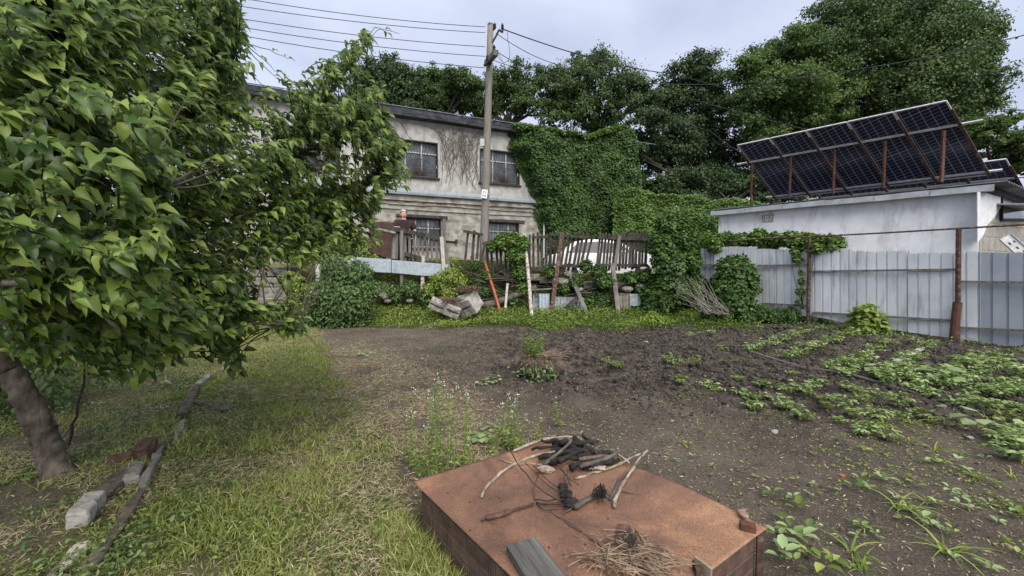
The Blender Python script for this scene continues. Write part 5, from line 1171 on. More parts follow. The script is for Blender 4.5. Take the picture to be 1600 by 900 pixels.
bk = thing('angle_bracket','brass coloured angle bracket at the front corner of the lid','bracket',tuple(on(1095,890,0)))
mat('brass',[(.24,.19,.12),(.38,.33,.24)],20,.5,metal=.3)
mb = MB(); a,b_ = on(1085,878,.03),on(1112,897,.03); mb.bar(a,b_,.012,.05); mb.build('flange','brass',bk,bevel=.002)
mb = MB(); a,b_ = on(1083,880,.012),on(1092,900,.012); mb.bar(a+Vector((0,-.012,0)),b_,.02,.045); mb.build('web','rust_dark',bk)
for k,(x,y) in enumerate([(734,780),(780,773),(735,828),(858,855),(915,856),(1045,700),(950,812),(880,870),(1070,760),(700,770)]):
    mb = MB(); mb.lump(on(x,y,.004),(.006,.005,.003),k,1,.4); tag(mb.build('debris_crumb','bark_dark'),'tiny dark crumb of debris lying on the rusty lid','crumb','crumbs on the lid')

# ================================================================ THINGS ALONG THE LEFT EDGE
def gz(px,py,up=0.0): q_ = G(px,py,0); q_.z = float(H(q_.x,q_.y))+up; return q_
def slab(p0,p1,w_,h_,m,label,name,cat,bev=.01,tilt=0,group=None,sink=.006):
    a,b_ = gz(*p0),gz(*p1); a.z += h_/2-sink; b_.z += h_/2-sink+tilt; d_ = (b_-a); n_ = max(2,int(d_.length/.12)); mb = MB()
    mb.bar(a,b_,w_,h_); o_ = mb.build(name,m,bevel=bev); s_ = o_.modifiers.new('s','SUBSURF'); s_.subdivision_type='SIMPLE'; s_.levels=s_.render_levels=3
    tx = bpy.data.textures.get('rough') or bpy.data.textures.new('rough','CLOUDS'); tx.noise_scale=.12; d2 = o_.modifiers.new('d','DISPLACE'); d2.texture=tx; d2.strength=.05; d2.texture_coords='GLOBAL'
    return tag(o_,label,cat,group)
slab((88,898),(133,850),.075,.02,'pale_wood','white stained strip of board lying nearest the camera at left','board_strip','board strip')
slab((118,828),(152,790),.11,.11,'concrete','pale broken kerb stone beside the white strip','kerb_stone','kerb stone',.015)
slab((150,790),(205,738),.13,.06,'rotten_wood','weathered sunken plank between the kerb stone and the bricks','plank','plank')
slab((140,895),(190,830),.06,.05,'rotten_wood','rotten grey edging plank in the grass right of the kerb stone','plank','plank')
slab((190,825),(222,770),.06,.05,'rotten_wood','rotten edging plank between the grass and the brown bricks','plank','plank')
slab((168,732),(206,722),.10,.09,'old_brick','brown brick lying flat in the edging','brick','brick',.008)
slab((217,725),(240,712),.10,.14,'old_brick','tilted brown brick standing beside the flat one','brick','brick',.008,tilt=.05)
slab((222,770),(252,708),.05,.07,'concrete_mossy','thin pale concrete edging piece right of the tilted brick','kerb_stone','kerb stone')
slab((272,700),(285,660),.05,.04,'concrete','small pale kerb piece further along the edging','kerb_stone','kerb stone')
slab((283,657),(306,610),.10,.09,'rotten_wood','grey old log piece in the edging under the low apple twigs','log','log',.02)
slab((308,608),(328,590),.08,.06,'concrete_mossy','furthest grey edging stone near the straw','kerb_stone','kerb stone')
slab((310,632),(358,645),.10,.05,'rotten_wood','flat dark bark slab lying right of the edging log','bark_slab','bark slab')
slab((255,706),(268,684),.07,.05,'bark','short rotten edging board between the pale kerb pieces','plank','plank')
slab((205,760),(214,735),.09,.07,'concrete_mossy','mossy stone wedged behind the tilted brown brick','kerb_stone','kerb stone')
slab((60,935),(92,893),.08,.03,'bark','dark board end beyond the white strip at the bottom edge','plank','plank')
mb = MB(); c = gz(245,792,.012); mb.prism([c+Vector(v) for v in ((-.03,-.01,0),(-.01,-.025,.004),(.03,0,.01),(.012,.02,.012),(-.015,.018,.006))],Vector((0,0,.002))); tag(mb.build('fallen_leaf','yellow_leaf'),'single yellow leaf lying in the grass','leaf')
def bigleaf(name,px,py,h,size,dirx,m,label): 
    c = np.array([gz(px,py,h)]); return tag(leafmesh(name,T_near(),c,np.array([dirx]),np.array([[0,.2,1.]]),size,np.array([.8]),m),label,'leaf')
bigleaf('fallen_leaf',248,605,.03,.17,(.9,.5,.35),'pale_leaf','large pale green leaf lying under the apple tree')
mb = MB(); c = gz(1316,742,.006); mb.box(c,(.055,.03,.008),(.1,.1,.5)); tag(mb.build('plastic_scrap','red_paint'),'small red plastic scrap on the bare soil','plastic scrap')
# long lath across the garden
mb = MB(); p = [gz(x,y,.03) for x,y in ((1160,551),(1250,574),(1320,590),(1400,611),(1480,628),(1570,640))]; mb.tube(p,[.018,.02,.018,.018,.016,.013],6); tag(mb.build('lath','grey_wood'),'long thin lath lying across the vegetable beds','lath')
mb = MB(); mb.bar(gz(1385,578,.05),gz(1443,548,.09),.09,.02); tag(mb.build('plank','pale_wood'),'short pale plank lying among the bean leaves at right','plank')
for k,(x,y,w_) in enumerate([(1296,536,.18),(1210,676,.07),(1515,688,.06),(660,560,.05),(1240,650,.08),(574,557,.06),(1010,540,.07)]):
    mb = MB(); mb.lump(gz(x,y,w_*.15),(w_*.5,w_*.4,w_*.3),k+60,2,.3); tag(mb.build('soil_stone','concrete'),['pale stone at the foot of the right fence post','small grey stone in front of the potato plants','small stone at the far right of the soil','little stone near the straw patch','pale stone among the front potato plants','stone by the lone seedling near the lawn','small stone on the middle of the soil'][k],'stone')

# ================================================================ STUMP WITH DRY GRASS
sc_ = gz(845,596); sc_.y += .30; stp = thing('tree_stump','low rotten stump in the soil topped with straw and fresh weeds','stump',tuple(sc_))
mb = MB(); mb.lump(sc_+Vector((0,0,.12)),(.34,.28,.22),3,3,.3,2); mb.build('wood','bark_dark',stp,smooth=True)
mb = MB(); rr = random.Random(2)
for k in range(300):
    an = rr.uniform(0,6.28); r_ = rr.uniform(.0,.30); a = sc_+Vector((math.cos(an)*r_,math.sin(an)*r_*.8,.30-.25*r_*r_*4+rr.uniform(-.02,.04))); b_ = a+Vector((math.cos(an+rr.uniform(-1,1))*.13,math.sin(an)*.10,rr.uniform(-.12,.05))); mb.tube([a,a.lerp(b_,.5)+Vector((0,0,.03)),b_],.0035,3,False)
for k in range(26): a = sc_+Vector((rr.uniform(-.1,.1),-.1,.32)); b_ = a+Vector((rr.uniform(.15,.40),rr.uniform(-.1,.1),rr.uniform(.0,.16))); mb.tube([a,b_],.004,3,False)
mb.build('straw','stick_mid',stp)
def sprig(c, n, hgt, spread, leaf, m, parent=None, name='foliage', label=None, cat='weed', group=None, tpl=None, lf=14, stemm='weed_stem', zb=1.0):
    """upright leafy stems"""
    c = Vector(c); pos=[];dr=[];up=[];sz=[]; mb = MB()
    t = parent or thing(name+'_plant' if False else name, label, cat, tuple(c), group)
    for k in range(n):
        an = random.uniform(0,6.28); b_ = c+Vector((math.cos(an),math.sin(an),0))*spread*random.uniform(.1,1)*.5; h_ = hgt*random.uniform(.6,1); tp = b_+Vector((math.cos(an)*spread*.3+random.uniform(-.03,.03),math.sin(an)*spread*.3,h_)); p = wob([b_,b_.lerp(tp,.5)+Vector((random.uniform(-.02,.02),0,0)),tp],.004,k,3); mb.tube(p,taper(.0035,.0015,len(p)),4,False)
        for j in range(lf):
            s = (j+.6)/lf; q_ = p[min(int(s*(len(p)-1)),len(p)-1)]; a2 = j*2.4+k; d_ = Vector((math.cos(a2),math.sin(a2),random.uniform(-.1,.6))); pos.append(q_+(p[-1]-p[0])*random.uniform(-.02,.02)); dr.append(d_); up.append((0,0,1)); sz.append(leaf*(1.15-.6*s)*random.uniform(.7,1.2))
    mb.build('stem',stemm,t); leafmesh('foliage',tpl or T_fold(.1,.22),np.array([tuple(p) for p in pos]),np.array([tuple(d) for d in dr]),np.array(up),np.array(sz),None,m,t); return t
mat('weed_stem',[(.10,.17,.05),(.16,.22,.08)],8,.7)
tp_ = sc_+Vector((-.08,0,.30)); mb0 = []
sprig(tp_,30,.42,.30,.075,'weed_leaf',parent=stp,lf=12)
k = 120; pp = np.array(sc_+Vector((0,-.28,.12)))+rng.normal(size=(k,3))*np.array([.16,.05,.08]); leafmesh('ivy_leaves',T_mid(),pp,rdir(k)+np.array([0,-.5,-.3]),np.array([0,-1.,.8])+rdir(k)*.4,.055,None,'shrub_leaf',stp)

# ================================================================ TALL WEEDS BEHIND THE PIT
def tallweed(px,py,h_,label,n=1,flower=True,leafm='weed_leaf',group='tall flowering weeds behind the pit'):
    c = gz(px,py); t = thing('flowering_weed',label,'weed',tuple(c),group); pos=[];dr=[];sz=[];fl=[]; mb = MB()
    tp = c+Vector((random.uniform(-.07,.07),random.uniform(-.06,.06),h_)); p = wob([c,c.lerp(tp,.5)+Vector((random.uniform(-.03,.03),0,0)),tp],.006,int(px),5); mb.tube(p,taper(.0045,.002,len(p)),5,False)
    for j in range(38):
        s = .06+.94*j/38; q_ = c.lerp(tp,s); i_ = min(int(s*(len(p)-1)),len(p)-2); q_ = p[i_].lerp(p[i_+1],s*(len(p)-1)-i_); a2 = j*2.4; pos.append(q_); dr.append((math.cos(a2),math.sin(a2),random.uniform(-.1,.7))); sz.append((.062-.038*s)*random.uniform(.6,1.3))
        if s>.78 and j%4==0:                     # side shoots
            e = q_+Vector((math.cos(a2)*.05,math.sin(a2)*.05,.07)); mb.tube([q_,e],.0015,3,False); fl.append(e); pos += [q_.lerp(e,.5)]; dr.append((math.cos(a2+1),math.sin(a2+1),.4)); sz.append(.025)
    fl += [tp]*2
    mb.build('stem','weed_stem',t); leafmesh('foliage',T_fold(.1,.2),np.array([tuple(v) for v in pos]),np.array(dr),np.tile([0,0,1.],(len(pos),1)),np.array(sz),None,leafm,t)
    if flower:
        F_ = np.repeat(np.array([tuple(v) for v in fl]),3,0)+rng.normal(size=(len(fl)*3,3))*.007; k = len(F_); leafmesh('flower',T_fold(.0,.5),F_,rdir(k),rdir(k,1),.009,None,'petal',t)
wl_ = [(652,742,.66),(660,748,.50),(668,735,.70),(675,742,.74),(683,746,.66),(690,736,.75),(697,742,.70),(704,732,.66),(712,738,.60),(718,728,.52),(724,736,.62),(731,726,.42),(664,728,.52),(686,728,.62),(645,730,.40),(674,750,.40),(740,740,.24)]
for k,(x,y,h_) in enumerate(wl_): tallweed(x,y,h_,'thin upright weed with tiny white flowers in the dense cluster left behind the rusty lid')
for x,y,h_ in ((778,706,.40),(785,700,.44),(794,704,.40),(802,700,.46),(810,706,.32),(770,712,.28),(816,702,.28),(790,695,.3)): tallweed(x,y,h_,'shorter leafy weed with few flowers in the small group behind the lid edge',group='short weeds behind the lid edge')
tallweed(875,668,.28,'lone narrow weed rising behind the charred heap',group=None); tallweed(840,690,.2,'small weed just left of the charred heap',group=None)

# ================================================================ VEGETABLES AND SEEDLINGS
def plant_mesh(kind, seed):
    r = np.random.default_rng(seed); pos=[];dr=[];up=[];sz=[]
    if kind=='potato':
        for s in range(9):
            an = r.uniform(0,6.28); le = r.uniform(.05,.16); h_ = r.uniform(.06,.15)
            for j in range(9):
                f_ = (j+1)/9; q_ = np.array([math.cos(an)*le*f_,math.sin(an)*le*f_,h_*math.sin(f_*1.9)+.02]); a2 = an+(1 if j%2 else -1)*r.uniform(.6,1.4); pos.append(q_); dr.append([math.cos(a2),math.sin(a2),r.uniform(-.3,.3)]); up.append([0,0,1]+r.normal(size=3)*.3); sz.append(r.uniform(.04,.075))
        return T_mid(), pos,dr,up,sz
    if kind=='seedling':
        for j in range(r.integers(4,8)): an = j*1.6+r.uniform(-.4,.4); pos.append([math.cos(an)*.01,math.sin(an)*.01,r.uniform(.02,.05)]); dr.append([math.cos(an),math.sin(an),r.uniform(.1,.6)]); up.append([0,0,1]); sz.append(r.uniform(.03,.065))
        return T_mid(), pos,dr,up,sz
    if kind=='grass':
        for j in range(9): an = r.uniform(0,6.28); pos.append([0,0,0]); dr.append([math.cos(an)*.5,math.sin(an)*.5,1]); up.append([-math.cos(an),-math.sin(an),.6]); sz.append(r.uniform(.10,.22))
        return T_blade(.9,.028), pos,dr,up,sz
    if kind=='squash':
        for j in range(11): an = j*2.4; l_ = r.uniform(.06,.22); pos.append([math.cos(an)*l_,math.sin(an)*l_,r.uniform(.08,.18)]); dr.append([math.cos(an),math.sin(an),-.1]); up.append([r.uniform(-.3,.3),r.uniform(-.3,.3),1]); sz.append(r.uniform(.085,.14))
        return T_ivy(), pos,dr,up,sz
NAMES = dict(potato='potato_plant',seedling='seedling',grass='grass_tuft',squash='squash_plant')
MT = dict(potato='potato_leaf',seedling='pale_leaf',grass='weed_leaf',squash='pale_leaf')
protos = {}
def plant(kind, pos, scale, label, group, cat=None, m=None):
    key = (kind, random.randrange(5), m)
    if key not in protos:
        tpl,p,d_,u_,s_ = plant_mesh(kind,hash((kind,key[1]))%1000 if False else key[1]*13+len(kind)); o_ = leafmesh(NAMES[kind],tpl,np.array(p),np.array(d_,float),np.array(u_,float),np.array(s_),None,m or MT[kind]); 
        off = o_.location.copy(); me_ = o_.data; me_.transform(Matrix.Translation(off)); protos[key] = o_; o_.location=(0,0,0); fresh = True
    else: o_ = protos[key].copy(); COL.objects.link(o_)
    o_.location = pos; o_.rotation_euler = (0,0,random.uniform(0,6.28)); o_.scale = (scale,)*3; tag(o_,label,cat or kind,group); return o_
rows = [((1168,553),(1262,524),8),((1230,562),(1330,528),9),((1302,584),(1392,536),10),((1318,594),(1350,570),4),((1372,598),(1455,545),10),((1385,604),(1430,585),6),((1420,612),(1530,556),11),((1450,622),(1580,570),11),((1500,630),(1598,590),8),((1540,640),(1600,615),6),((1480,596),(1560,560),7)]
ORD=['first','second','third','short fourth','fifth','short sixth','seventh','eighth','ninth','tenth','inner eleventh']
for ri,(a,b_,n_) in enumerate(rows):
    for k in range(n_):
        s = k/(n_-1); x = a[0]+(b_[0]-a[0])*s+random.uniform(-5,5); y = a[1]+(b_[1]-a[1])*s+random.uniform(-2.5,2.5); plant('potato',gz(x,y,-.01),random.uniform(.85,1.25),'light green bean plant in the '+ORD[ri]+' slanting row counted from the left','plants in the slanting rows','bean plant')
front = [(1045,570),(1060,572),(1088,575),(1150,595),(1155,618),(1165,625),(1180,628),(1192,608),(1205,612),(1210,632),(1225,640),(1232,618),(1250,615),(1262,622),(1270,612),(1285,632),(1295,640),(1302,626),(1320,640),(1335,655),(1345,638),(1352,672),(1365,652),(1368,675),(1378,660),(1340,680),(1100,605),(1115,612),(1060,602),(950,568),(958,575),(965,580),(1280,600),(1330,615),(1370,622),(1400,640),(1410,655),(1180,640),(1240,590),(1125,548),(1080,520),(1095,522),(1075,526),(1110,525),(1250,655),(1385,690),(1310,660),(1440,655),(1560,655),(1585,640),(1595,660)]
for x,y in front: plant('potato',gz(x+random.uniform(-3,3),y,-.01),random.uniform(.55,1.0),'low potato plant '+('left of all others between stump and beds' if x<1000 else 'on the dark soil near the ivy column' if y<560 else 'at the left end of the scattered patch' if x<1170 else 'in the middle of the scattered patch in front of the lath' if x<1320 else 'at the right end of the scattered patch in front of the lath'),'scattered potato plants','potato plant','clover' if random.random()<.25 else None)
right = [(1590,690),(1575,675),(1597,710),(1585,722),(1560,690),(1600,640),(1570,700)]
for x,y in right: plant('potato',gz(x,y,-.01),random.uniform(.8,1.1),'leafy plant in the clump at the right edge of the soil','plants at the right edge','potato plant')
for k,(x,y,s) in enumerate(((1530,675,1.15),(1455,600,1.3),(1380,590,1.1),(770,595,.55),(755,598,.45),(570,555,.5),(765,684,.7),(750,690,.6),(582,552,.4))): plant('squash',gz(x,y,-.02),s,['large pale squash plant at the right of the scattered potatoes','broad leaved squash where the lath meets the rows','squash plant beside the lath in the middle row','small pale squash left of the stump','smallest squash seedling left of the stump','lone squash seedling near the dense shrub','pale squash between the two groups of tall weeds','little squash behind the tall weeds','tiny squash beside the lone seedling by the lawn'][k],None,'squash plant')
near = [(1206,775,1.3),(1238,785,1.2),(1245,800,1.3),(1225,815,1.4),(1235,840,1.5),(1215,850,1.6),(1250,850,1.4),(1260,835,1.2),(1222,875,1.7),(1240,885,1.5),(1265,870,1.3),(1285,888,1.3),(1300,880,1.0),(1325,890,1.0),(1345,825,1.1),(1342,840,.9),(1370,840,.8),(1350,885,.9),(1440,818,1.2),(1455,828,1.1),(1490,836,1.1),(1470,830,.9),(1590,812,1.1),(1560,820,.9),(1575,850,.8),(1585,800,.9),(1465,790,1.1),(1500,795,1.2),(1520,800,1.0),(1545,790,.9),(1570,785,.8),(1400,785,.9),(1385,755,1.2),(1375,750,1.0),(1345,752,1.3),(1332,765,1.1),(1355,765,1.1),(1430,760,1.0),(1420,752,.8),(1445,725,1.1),(1470,728,1.2),(1495,725,1.0),(1510,735,.8),(1555,760,1.1),(1530,745,.9),(1265,775,.8),(1245,752,.7),(1270,760,.7),(1300,765,.7),(1350,705,.9),(1590,870,1),(1530,890,1),(1545,896,1.1),(1490,880,.8),(1420,800,.8),(1485,770,1.1),(1500,780,1.0),(1445,812,.8),(1410,815,.8),(1325,720,.6),(1180,745,.5),(1075,695,.7),(1060,720,.6),(1085,715,.7),(1110,730,.6),(1010,725,.5),(1160,700,.5),(1210,700,.5),(1180,700,.5),(1240,705,.5),(930,640,.6),(910,645,.5),(1070,650,.7),(1050,660,.5),(1270,710,.6),(1540,720,.9)]
for x,y,s in near:
    s *= .78
    plant('seedling',gz(x,y,-.003),s*random.uniform(1,1.4),'pale young seedling '+('just right of the corner of the brick pit' if x<1310 and y>765 else 'on the open soil behind the rusty lid' if x<1320 else 'around the red plastic scrap' if x<1410 and y<800 else 'in the front strip of soil near the bottom edge' if y>805 else 'in the loose patch at the far right of the soil'),'seedlings on the soil','seedling', random.choice([None,'potato_leaf','weed_leaf']))
for x,y,s in ((1330,860,1.3),(1345,888,1),(1475,865,1.3),(1490,868,1.1),(1403,795,1.2),(1420,798,1.1),(1450,785,.9),(1460,705,1),(1500,710,.9),(1525,745,1),(1350,825,.8),(1385,668,.9),(1425,662,1.2),(1440,665,1.1),(1455,660,1),(1370,655,.8),(1540,655,1),(1480,660,.8),(745,770,.6),(1580,745,.8),(1075,700,.7)): plant('grass',gz(x,y,-.01),s,'coarse tuft of bright grass blades standing in the open soil','grass tufts on the soil','grass tuft')
# tiny sprouts and litter on soil: nobody could count them
def scatter_px(n, x0,x1,y0,y1,pw=1.0):
    px = rng.uniform(x0,x1,n); py = y0+(y1-y0)*rng.random(n)**pw; q = np.array([tuple(G(a,b_,0)) for a,b_ in zip(px,py)]); q[:,2] = H(q[:,0],q[:,1]); return q
def scatter(n, x0,x1,y0,y1):
    q = np.stack([rng.uniform(x0,x1,n), rng.uniform(y0,y1,n), np.zeros(n)],1); q[:,2] = H(q[:,0],q[:,1]); return q
def inpit(q,mar=0.03):
    d_ = q[:,:2]-np.array([Lc.x,Lc.y]); a,b_,c,d2 = eL.x,eR.x,eL.y,eR.y; det = a*d2-b_*c; u = (d_[:,0]*d2-b_*d_[:,1])/det; v = (a*d_[:,1]-c*d_[:,0])/det
    return (u>-mar)&(u<1+mar)&(v>-mar)&(v<1+mar)
q = scatter(42000,-3,13,1.2,11.5); dens = fbm(q[:,0]*1.8,q[:,1]*1.8,0,3,61); far = np.clip(3.5/np.maximum(q[:,1],1),.15,1)
keep = (lawn_w(q[:,0],q[:,1])<.3)&(dens>.50+.12*rng.random(len(q)))&(~inpit(q))&(rng.random(len(q))<.30+.7*ss(1.5,4,q[:,0])); q = q[keep]; k = len(q)
rep = np.repeat(q,4,0)+np.array([0,0,.008])+rng.normal(size=(k*4,3))*np.array([.008,.008,.003]); n_ = len(rep)
tag(leafmesh('sprouts',T_fold(.1,.3),rep,rdir(n_)*np.array([1,1,.2])+np.array([0,0,.3]),np.tile([0,0,1.],(n_,1)),.018*(.5+rng.random(n_)),None,'weed_leaf'),kind='stuff')
q = scatter(95000,-7,9,1.1,11); keep = (lawn_w(q[:,0],q[:,1])<.5)&(~inpit(q)); q = q[keep]; n_ = len(q)
tag(leafmesh('soil_litter',T_fold(.02,.10),q+np.array([0,0,.005]),rdir(n_)*np.array([1,1,.12]),rdir(n_,3),(.010+.035*rng.random(n_)**3),None,'straw'),kind='stuff')
# soil crumbs and clods
q = scatter(46000,-2.5,11,1.0,11); dg = ss(4.0,6.4,q[:,1]+.25*q[:,0])*ss(-2.5,1,q[:,0]); keep = (lawn_w(q[:,0],q[:,1])<.35)&(~inpit(q))&(rng.random(len(q))<.35+.65*dg)&(fbm(q[:,0]*2,q[:,1]*2,0,2,71)>.40); q = q[keep]; dg = dg[keep]; n_ = len(q)
oc = ([(-.9,-.8,-.3),(.9,-.7,-.4),(1,.8,-.3),(-.8,.9,-.4),(-.6,-.5,.7),(.55,-.6,.6),(.6,.5,.8),(-.5,.6,.6)],[(3,2,1,0),(4,5,6,7),(0,1,5,4),(1,2,6,5),(2,3,7,6),(3,0,4,7)])
mat('clod',[(.035,.030,.027),(.085,.072,.063)],9,.97,1,60)
tag(leafmesh('soil_clods',oc,q,rdir(n_),rdir(n_,1),(.004+.010*rng.random(n_)**2)+dg*(.006+.030*rng.random(n_)**3),None,'clod'),kind='stuff')
# lawn
q = scatter(430000,-9,1.2,.9,13.5); pr_ = np.clip(2.4/np.maximum(q[:,1],1),.10,1)**1.25; pt_ = fbm(q[:,0]*2.2,q[:,1]*2.2,0,3,81); un = fbm(q[:,0]*.8,q[:,1]*.8,0,2,85)
vis = np.abs(q[:,0])<q[:,1]*1.30+.4
keep = vis&(rng.random(len(q))<pr_*(.25+.95*ss(.36,.58,pt_)))&(rng.random(len(q))<lawn_w(q[:,0],q[:,1]))&(~inpit(q,.0)); q = q[keep]; pt_ = pt_[keep]; n_ = len(q); sc2 = 1+.10*q[:,1]
print('grass blades', n_)
tag(leafmesh('grass',T_blade(.55,.05),q-np.array([0,0,.004]),rdir(n_)*np.array([.75,.75,0])+np.array([0,0,1.]),rdir(n_)*np.array([1,1,0])+np.array([0,0,-.3]),(.022+.040*rng.random(n_)**2+.03*ss(.55,.7,pt_))*sc2,np.clip(.2+.55*rng.random(n_)+.5*(un[keep]-.5),0,1),'grass',smooth=False),kind='stuff')
q = scatter(240000,-9,.9,.9,13.5); pr_ = np.clip(2.4/np.maximum(q[:,1],1),.08,1)**1.2; pt_ = fbm(q[:,0]*1.7+9,q[:,1]*1.7,0,3,91); vis = np.abs(q[:,0])<q[:,1]*1.30+.4
keep = vis&(rng.random(len(q))<pr_*ss(.40,.60,pt_))&(rng.random(len(q))<lawn_w(q[:,0],q[:,1]))&(~inpit(q)); q = q[keep]; n_ = len(q); print('clover',n_)
tag(leafmesh('clover',T_mid(),q+np.array([0,0,.012])+rng.random((n_,1))*np.array([0,0,.03]),rdir(n_)*np.array([1,1,.3]),rdir(n_,2.5),(.014+.018*rng.random(n_))*(1+.06*q[:,1]),None,'clover'),kind='stuff')
q = scatter(480000,-8,1.8,.9,12); pr_ = np.clip(2.6/np.maximum(q[:,1],1),.12,1)**1.1; pt_ = fbm(q[:,0]*1.3+4,q[:,1]*1.3,0,3,95); sw = straw_w(q[:,0],q[:,1]); vis = np.abs(q[:,0])<q[:,1]*1.30+.4
keep = vis&(rng.random(len(q))<pr_*np.maximum(1.6*sw,(.16+.9*ss(.42,.60,pt_))*(lawn_w(q[:,0],q[:,1])>.3)))&(~inpit(q)); q = q[keep]; n_ = len(q); print('straw',n_)
tag(leafmesh('dry_grass',T_blade(.15,.022),q+np.array([0,0,.010])+rng.random((n_,1))*np.array([0,0,.025]),rdir(n_)*np.array([1,1,.16]),rdir(n_,3),(.02+.065*rng.random(n_)**1.6)*(1+.03*q[:,1]),None,'straw',smooth=False),kind='stuff')
q = np.stack([rng.random(5200),rng.random(5200)],1); ed_ = Lc+Vector((0,0,0)); e2 = (Fc-Lc); nn_ = np.array([-e2.y,e2.x])/e2.length; nn_ = nn_ if nn_[0]<0 else -nn_
pp = np.array([Lc.x,Lc.y])+np.outer(q[:,0]*1.15-.12,np.array([e2.x,e2.y]))+np.outer(.015+.22*q[:,1]**1.5,nn_); pp = np.concatenate([pp,H(pp[:,0],pp[:,1])[:,None]],1); n_ = len(pp)
tag(leafmesh('tall_grass',T_blade(.7,.03),pp,rdir(n_)*np.array([.6,.6,0])+np.array([0,0,1.]),rdir(n_)*np.array([1,1,0])+np.array([0,0,-.3]),.04+.07*rng.random(n_)**1.5,None,'grass',smooth=False),kind='stuff')
# weedy strip and bank
q = scatter(80000,-7.5,8,9.6,14.4); ww_ = weed_w(q[:,0],q[:,1]); keep = (rng.random(len(q))<ww_*(.35+.65*fbm(q[:,0]*2,q[:,1]*2,0,2,97))); q = q[keep]; n_ = len(q); fr_ = ss(13.4,12.4,q[:,1])
hh = (.03+.26*fbm(q[:,0]*1.5,q[:,1]*1.5,0,2,98)*rng.random(n_)); gr = fbm(q[:,0]*.9,q[:,1]*.9,0,2,99)
tag(leafmesh('weeds',T_mid(),q+np.array([0,0,1])*hh[:,None],rdir(n_)*np.array([1,1,.5]),rdir(n_,1.6),.06*(.5+.8*rng.random(n_)),np.clip(.02+.6*rng.random(n_)+1.1*(gr-.5),0,1),'weed_leaf'),kind='stuff')
# green mat of the far right bed
q = scatter(34000,3.4,12.5,5.2,12.6); sd_ = (q[:,0]-FB.x)*nf.x+(q[:,1]-FB.y)*nf.y; d0 = sd_; dens = fbm(q[:,0]*1.6,q[:,1]*1.6,0,3,101)
keep = (d0>.15)&(d0<1.9)&(rng.random(len(q))<ss(1.6,.4,d0)*ss(.36,.56,dens))&(q[:,1]>5.8); q = q[keep]; n_ = len(q)
tag(leafmesh('ground_cover',T_mid(),q+np.array([0,0,1])*(.02+.10*rng.random(n_))[:,None],rdir(n_)*np.array([1,1,.4]),rdir(n_,2),.05*(.5+.8*rng.random(n_)),None,'potato_leaf'),kind='stuff')
# leaf litter and low plants in the shade under the apple tree
q = scatter(60000,-8,-2.0,1.6,6); dd_ = q[:,0]+.65*q[:,1]; keep = (rng.random(len(q))<ss(.3,-.7,dd_)*.55*ss(.36,.6,fbm(q[:,0]*2,q[:,1]*2,0,3,55))); q = q[keep]; n_ = len(q)
tag(leafmesh('shade_weeds',T_mid(),q+np.array([0,0,1])*(.01+.05*rng.random(n_))[:,None],rdir(n_)*np.array([1,1,.4]),rdir(n_,2),.035*(.5+.8*rng.random(n_)),None,'shrub_leaf'),kind='stuff')

# ================================================================ THE APPLE TREE
ap = thing('apple_tree','big leafy apple tree leaning in from the left foreground','tree',tuple(gz(95,742)))
tb = gz(95,745,-.05)
limbs = [([tb,P(72,690,3.12),P(40,620,3.05),P(0,560,3.0),P(-60,470,2.9)],.080,.062),
 ([P(-60,470,2.9),P(40,430,3.0),P(150,390,3.2),P(330,322,3.6),P(415,265,3.7),P(480,190,3.8),P(575,66,3.9)],.06,.006),
 ([P(415,265,3.7),P(520,215,3.9),P(600,175,4.0)],.022,.006),
 ([P(-60,470,2.9),P(0,380,2.8),P(60,300,2.8),P(130,130,2.9),P(240,20,3.2),P(330,-70,3.5)],.055,.012),
 ([P(-60,470,2.9),P(20,440,2.5),P(110,432,2.3),P(250,436,2.35),P(350,470,2.45),P(440,505,2.5),P(465,515,2.5)],.028,.003),
 ([P(-60,470,2.9),P(-150,380,2.4),P(-90,250,1.9),P(40,190,1.7),P(150,230,1.8),P(250,300,2.0)],.035,.005),
 ([P(-150,480,2.4),P(-60,450,1.9),P(20,440,1.6),P(120,450,1.65),P(210,470,1.8)],.022,.005),
 ([P(60,300,2.8),P(160,240,3.0),P(250,190,3.1),P(330,120,3.3),P(372,60,3.4)],.03,.006),
 ([P(330,322,3.6),P(450,330,3.8),P(540,300,4.0),P(625,245,4.1)],.022,.005),
 ([P(150,390,3.2),P(300,410,3.8),P(450,385,4.3),P(570,350,4.5)],.024,.005),
 ([P(-60,470,2.9),P(60,500,3.2),P(180,520,3.5),P(300,520,3.6),P(360,560,3.5)],.022,.003),
 ([P(240,20,3.2),P(150,-40,3.4),P(60,-80,3.5)],.02,.005),
 ([P(130,130,2.9),P(40,60,2.5),P(-30,0,2.2),P(60,-40,2.0)],.02,.006)]
limbs += [([P(-60,470,2.9),Vector((-4.3,2.6,2.2)),Vector((-5.4,2.2,3.2)),Vector((-6.6,1.8,3.7))],.05,.008),([P(-60,470,2.9),Vector((-3.9,2.0,2.6)),Vector((-4.3,1.4,3.8)),Vector((-4.8,.9,4.4))],.04,.008),([P(-60,470,2.9),Vector((-4.9,3.6,2.0)),Vector((-6.0,4.4,2.6))],.035,.006)]
mb = MB(); mbr = MB(); LP = []
for k,(p,r0,r1) in enumerate(limbs):
    w2 = wob(p,.012 if k else .002,k+1,6 if k else 22); rt = taper(r0,r1,len(w2)); rt = rt if k else [q*(1+.5*max(0,1-i/14)**2) for i,q in enumerate(rt)]; (mbr if k else mb).tube(w2,rt,26 if k==0 else 7); 
    if k: LP += w2[2:]
tk = mb.build('trunk','bark_apple',ap,smooth=True); mbr.build('branches','bark_apple',ap,smooth=True)
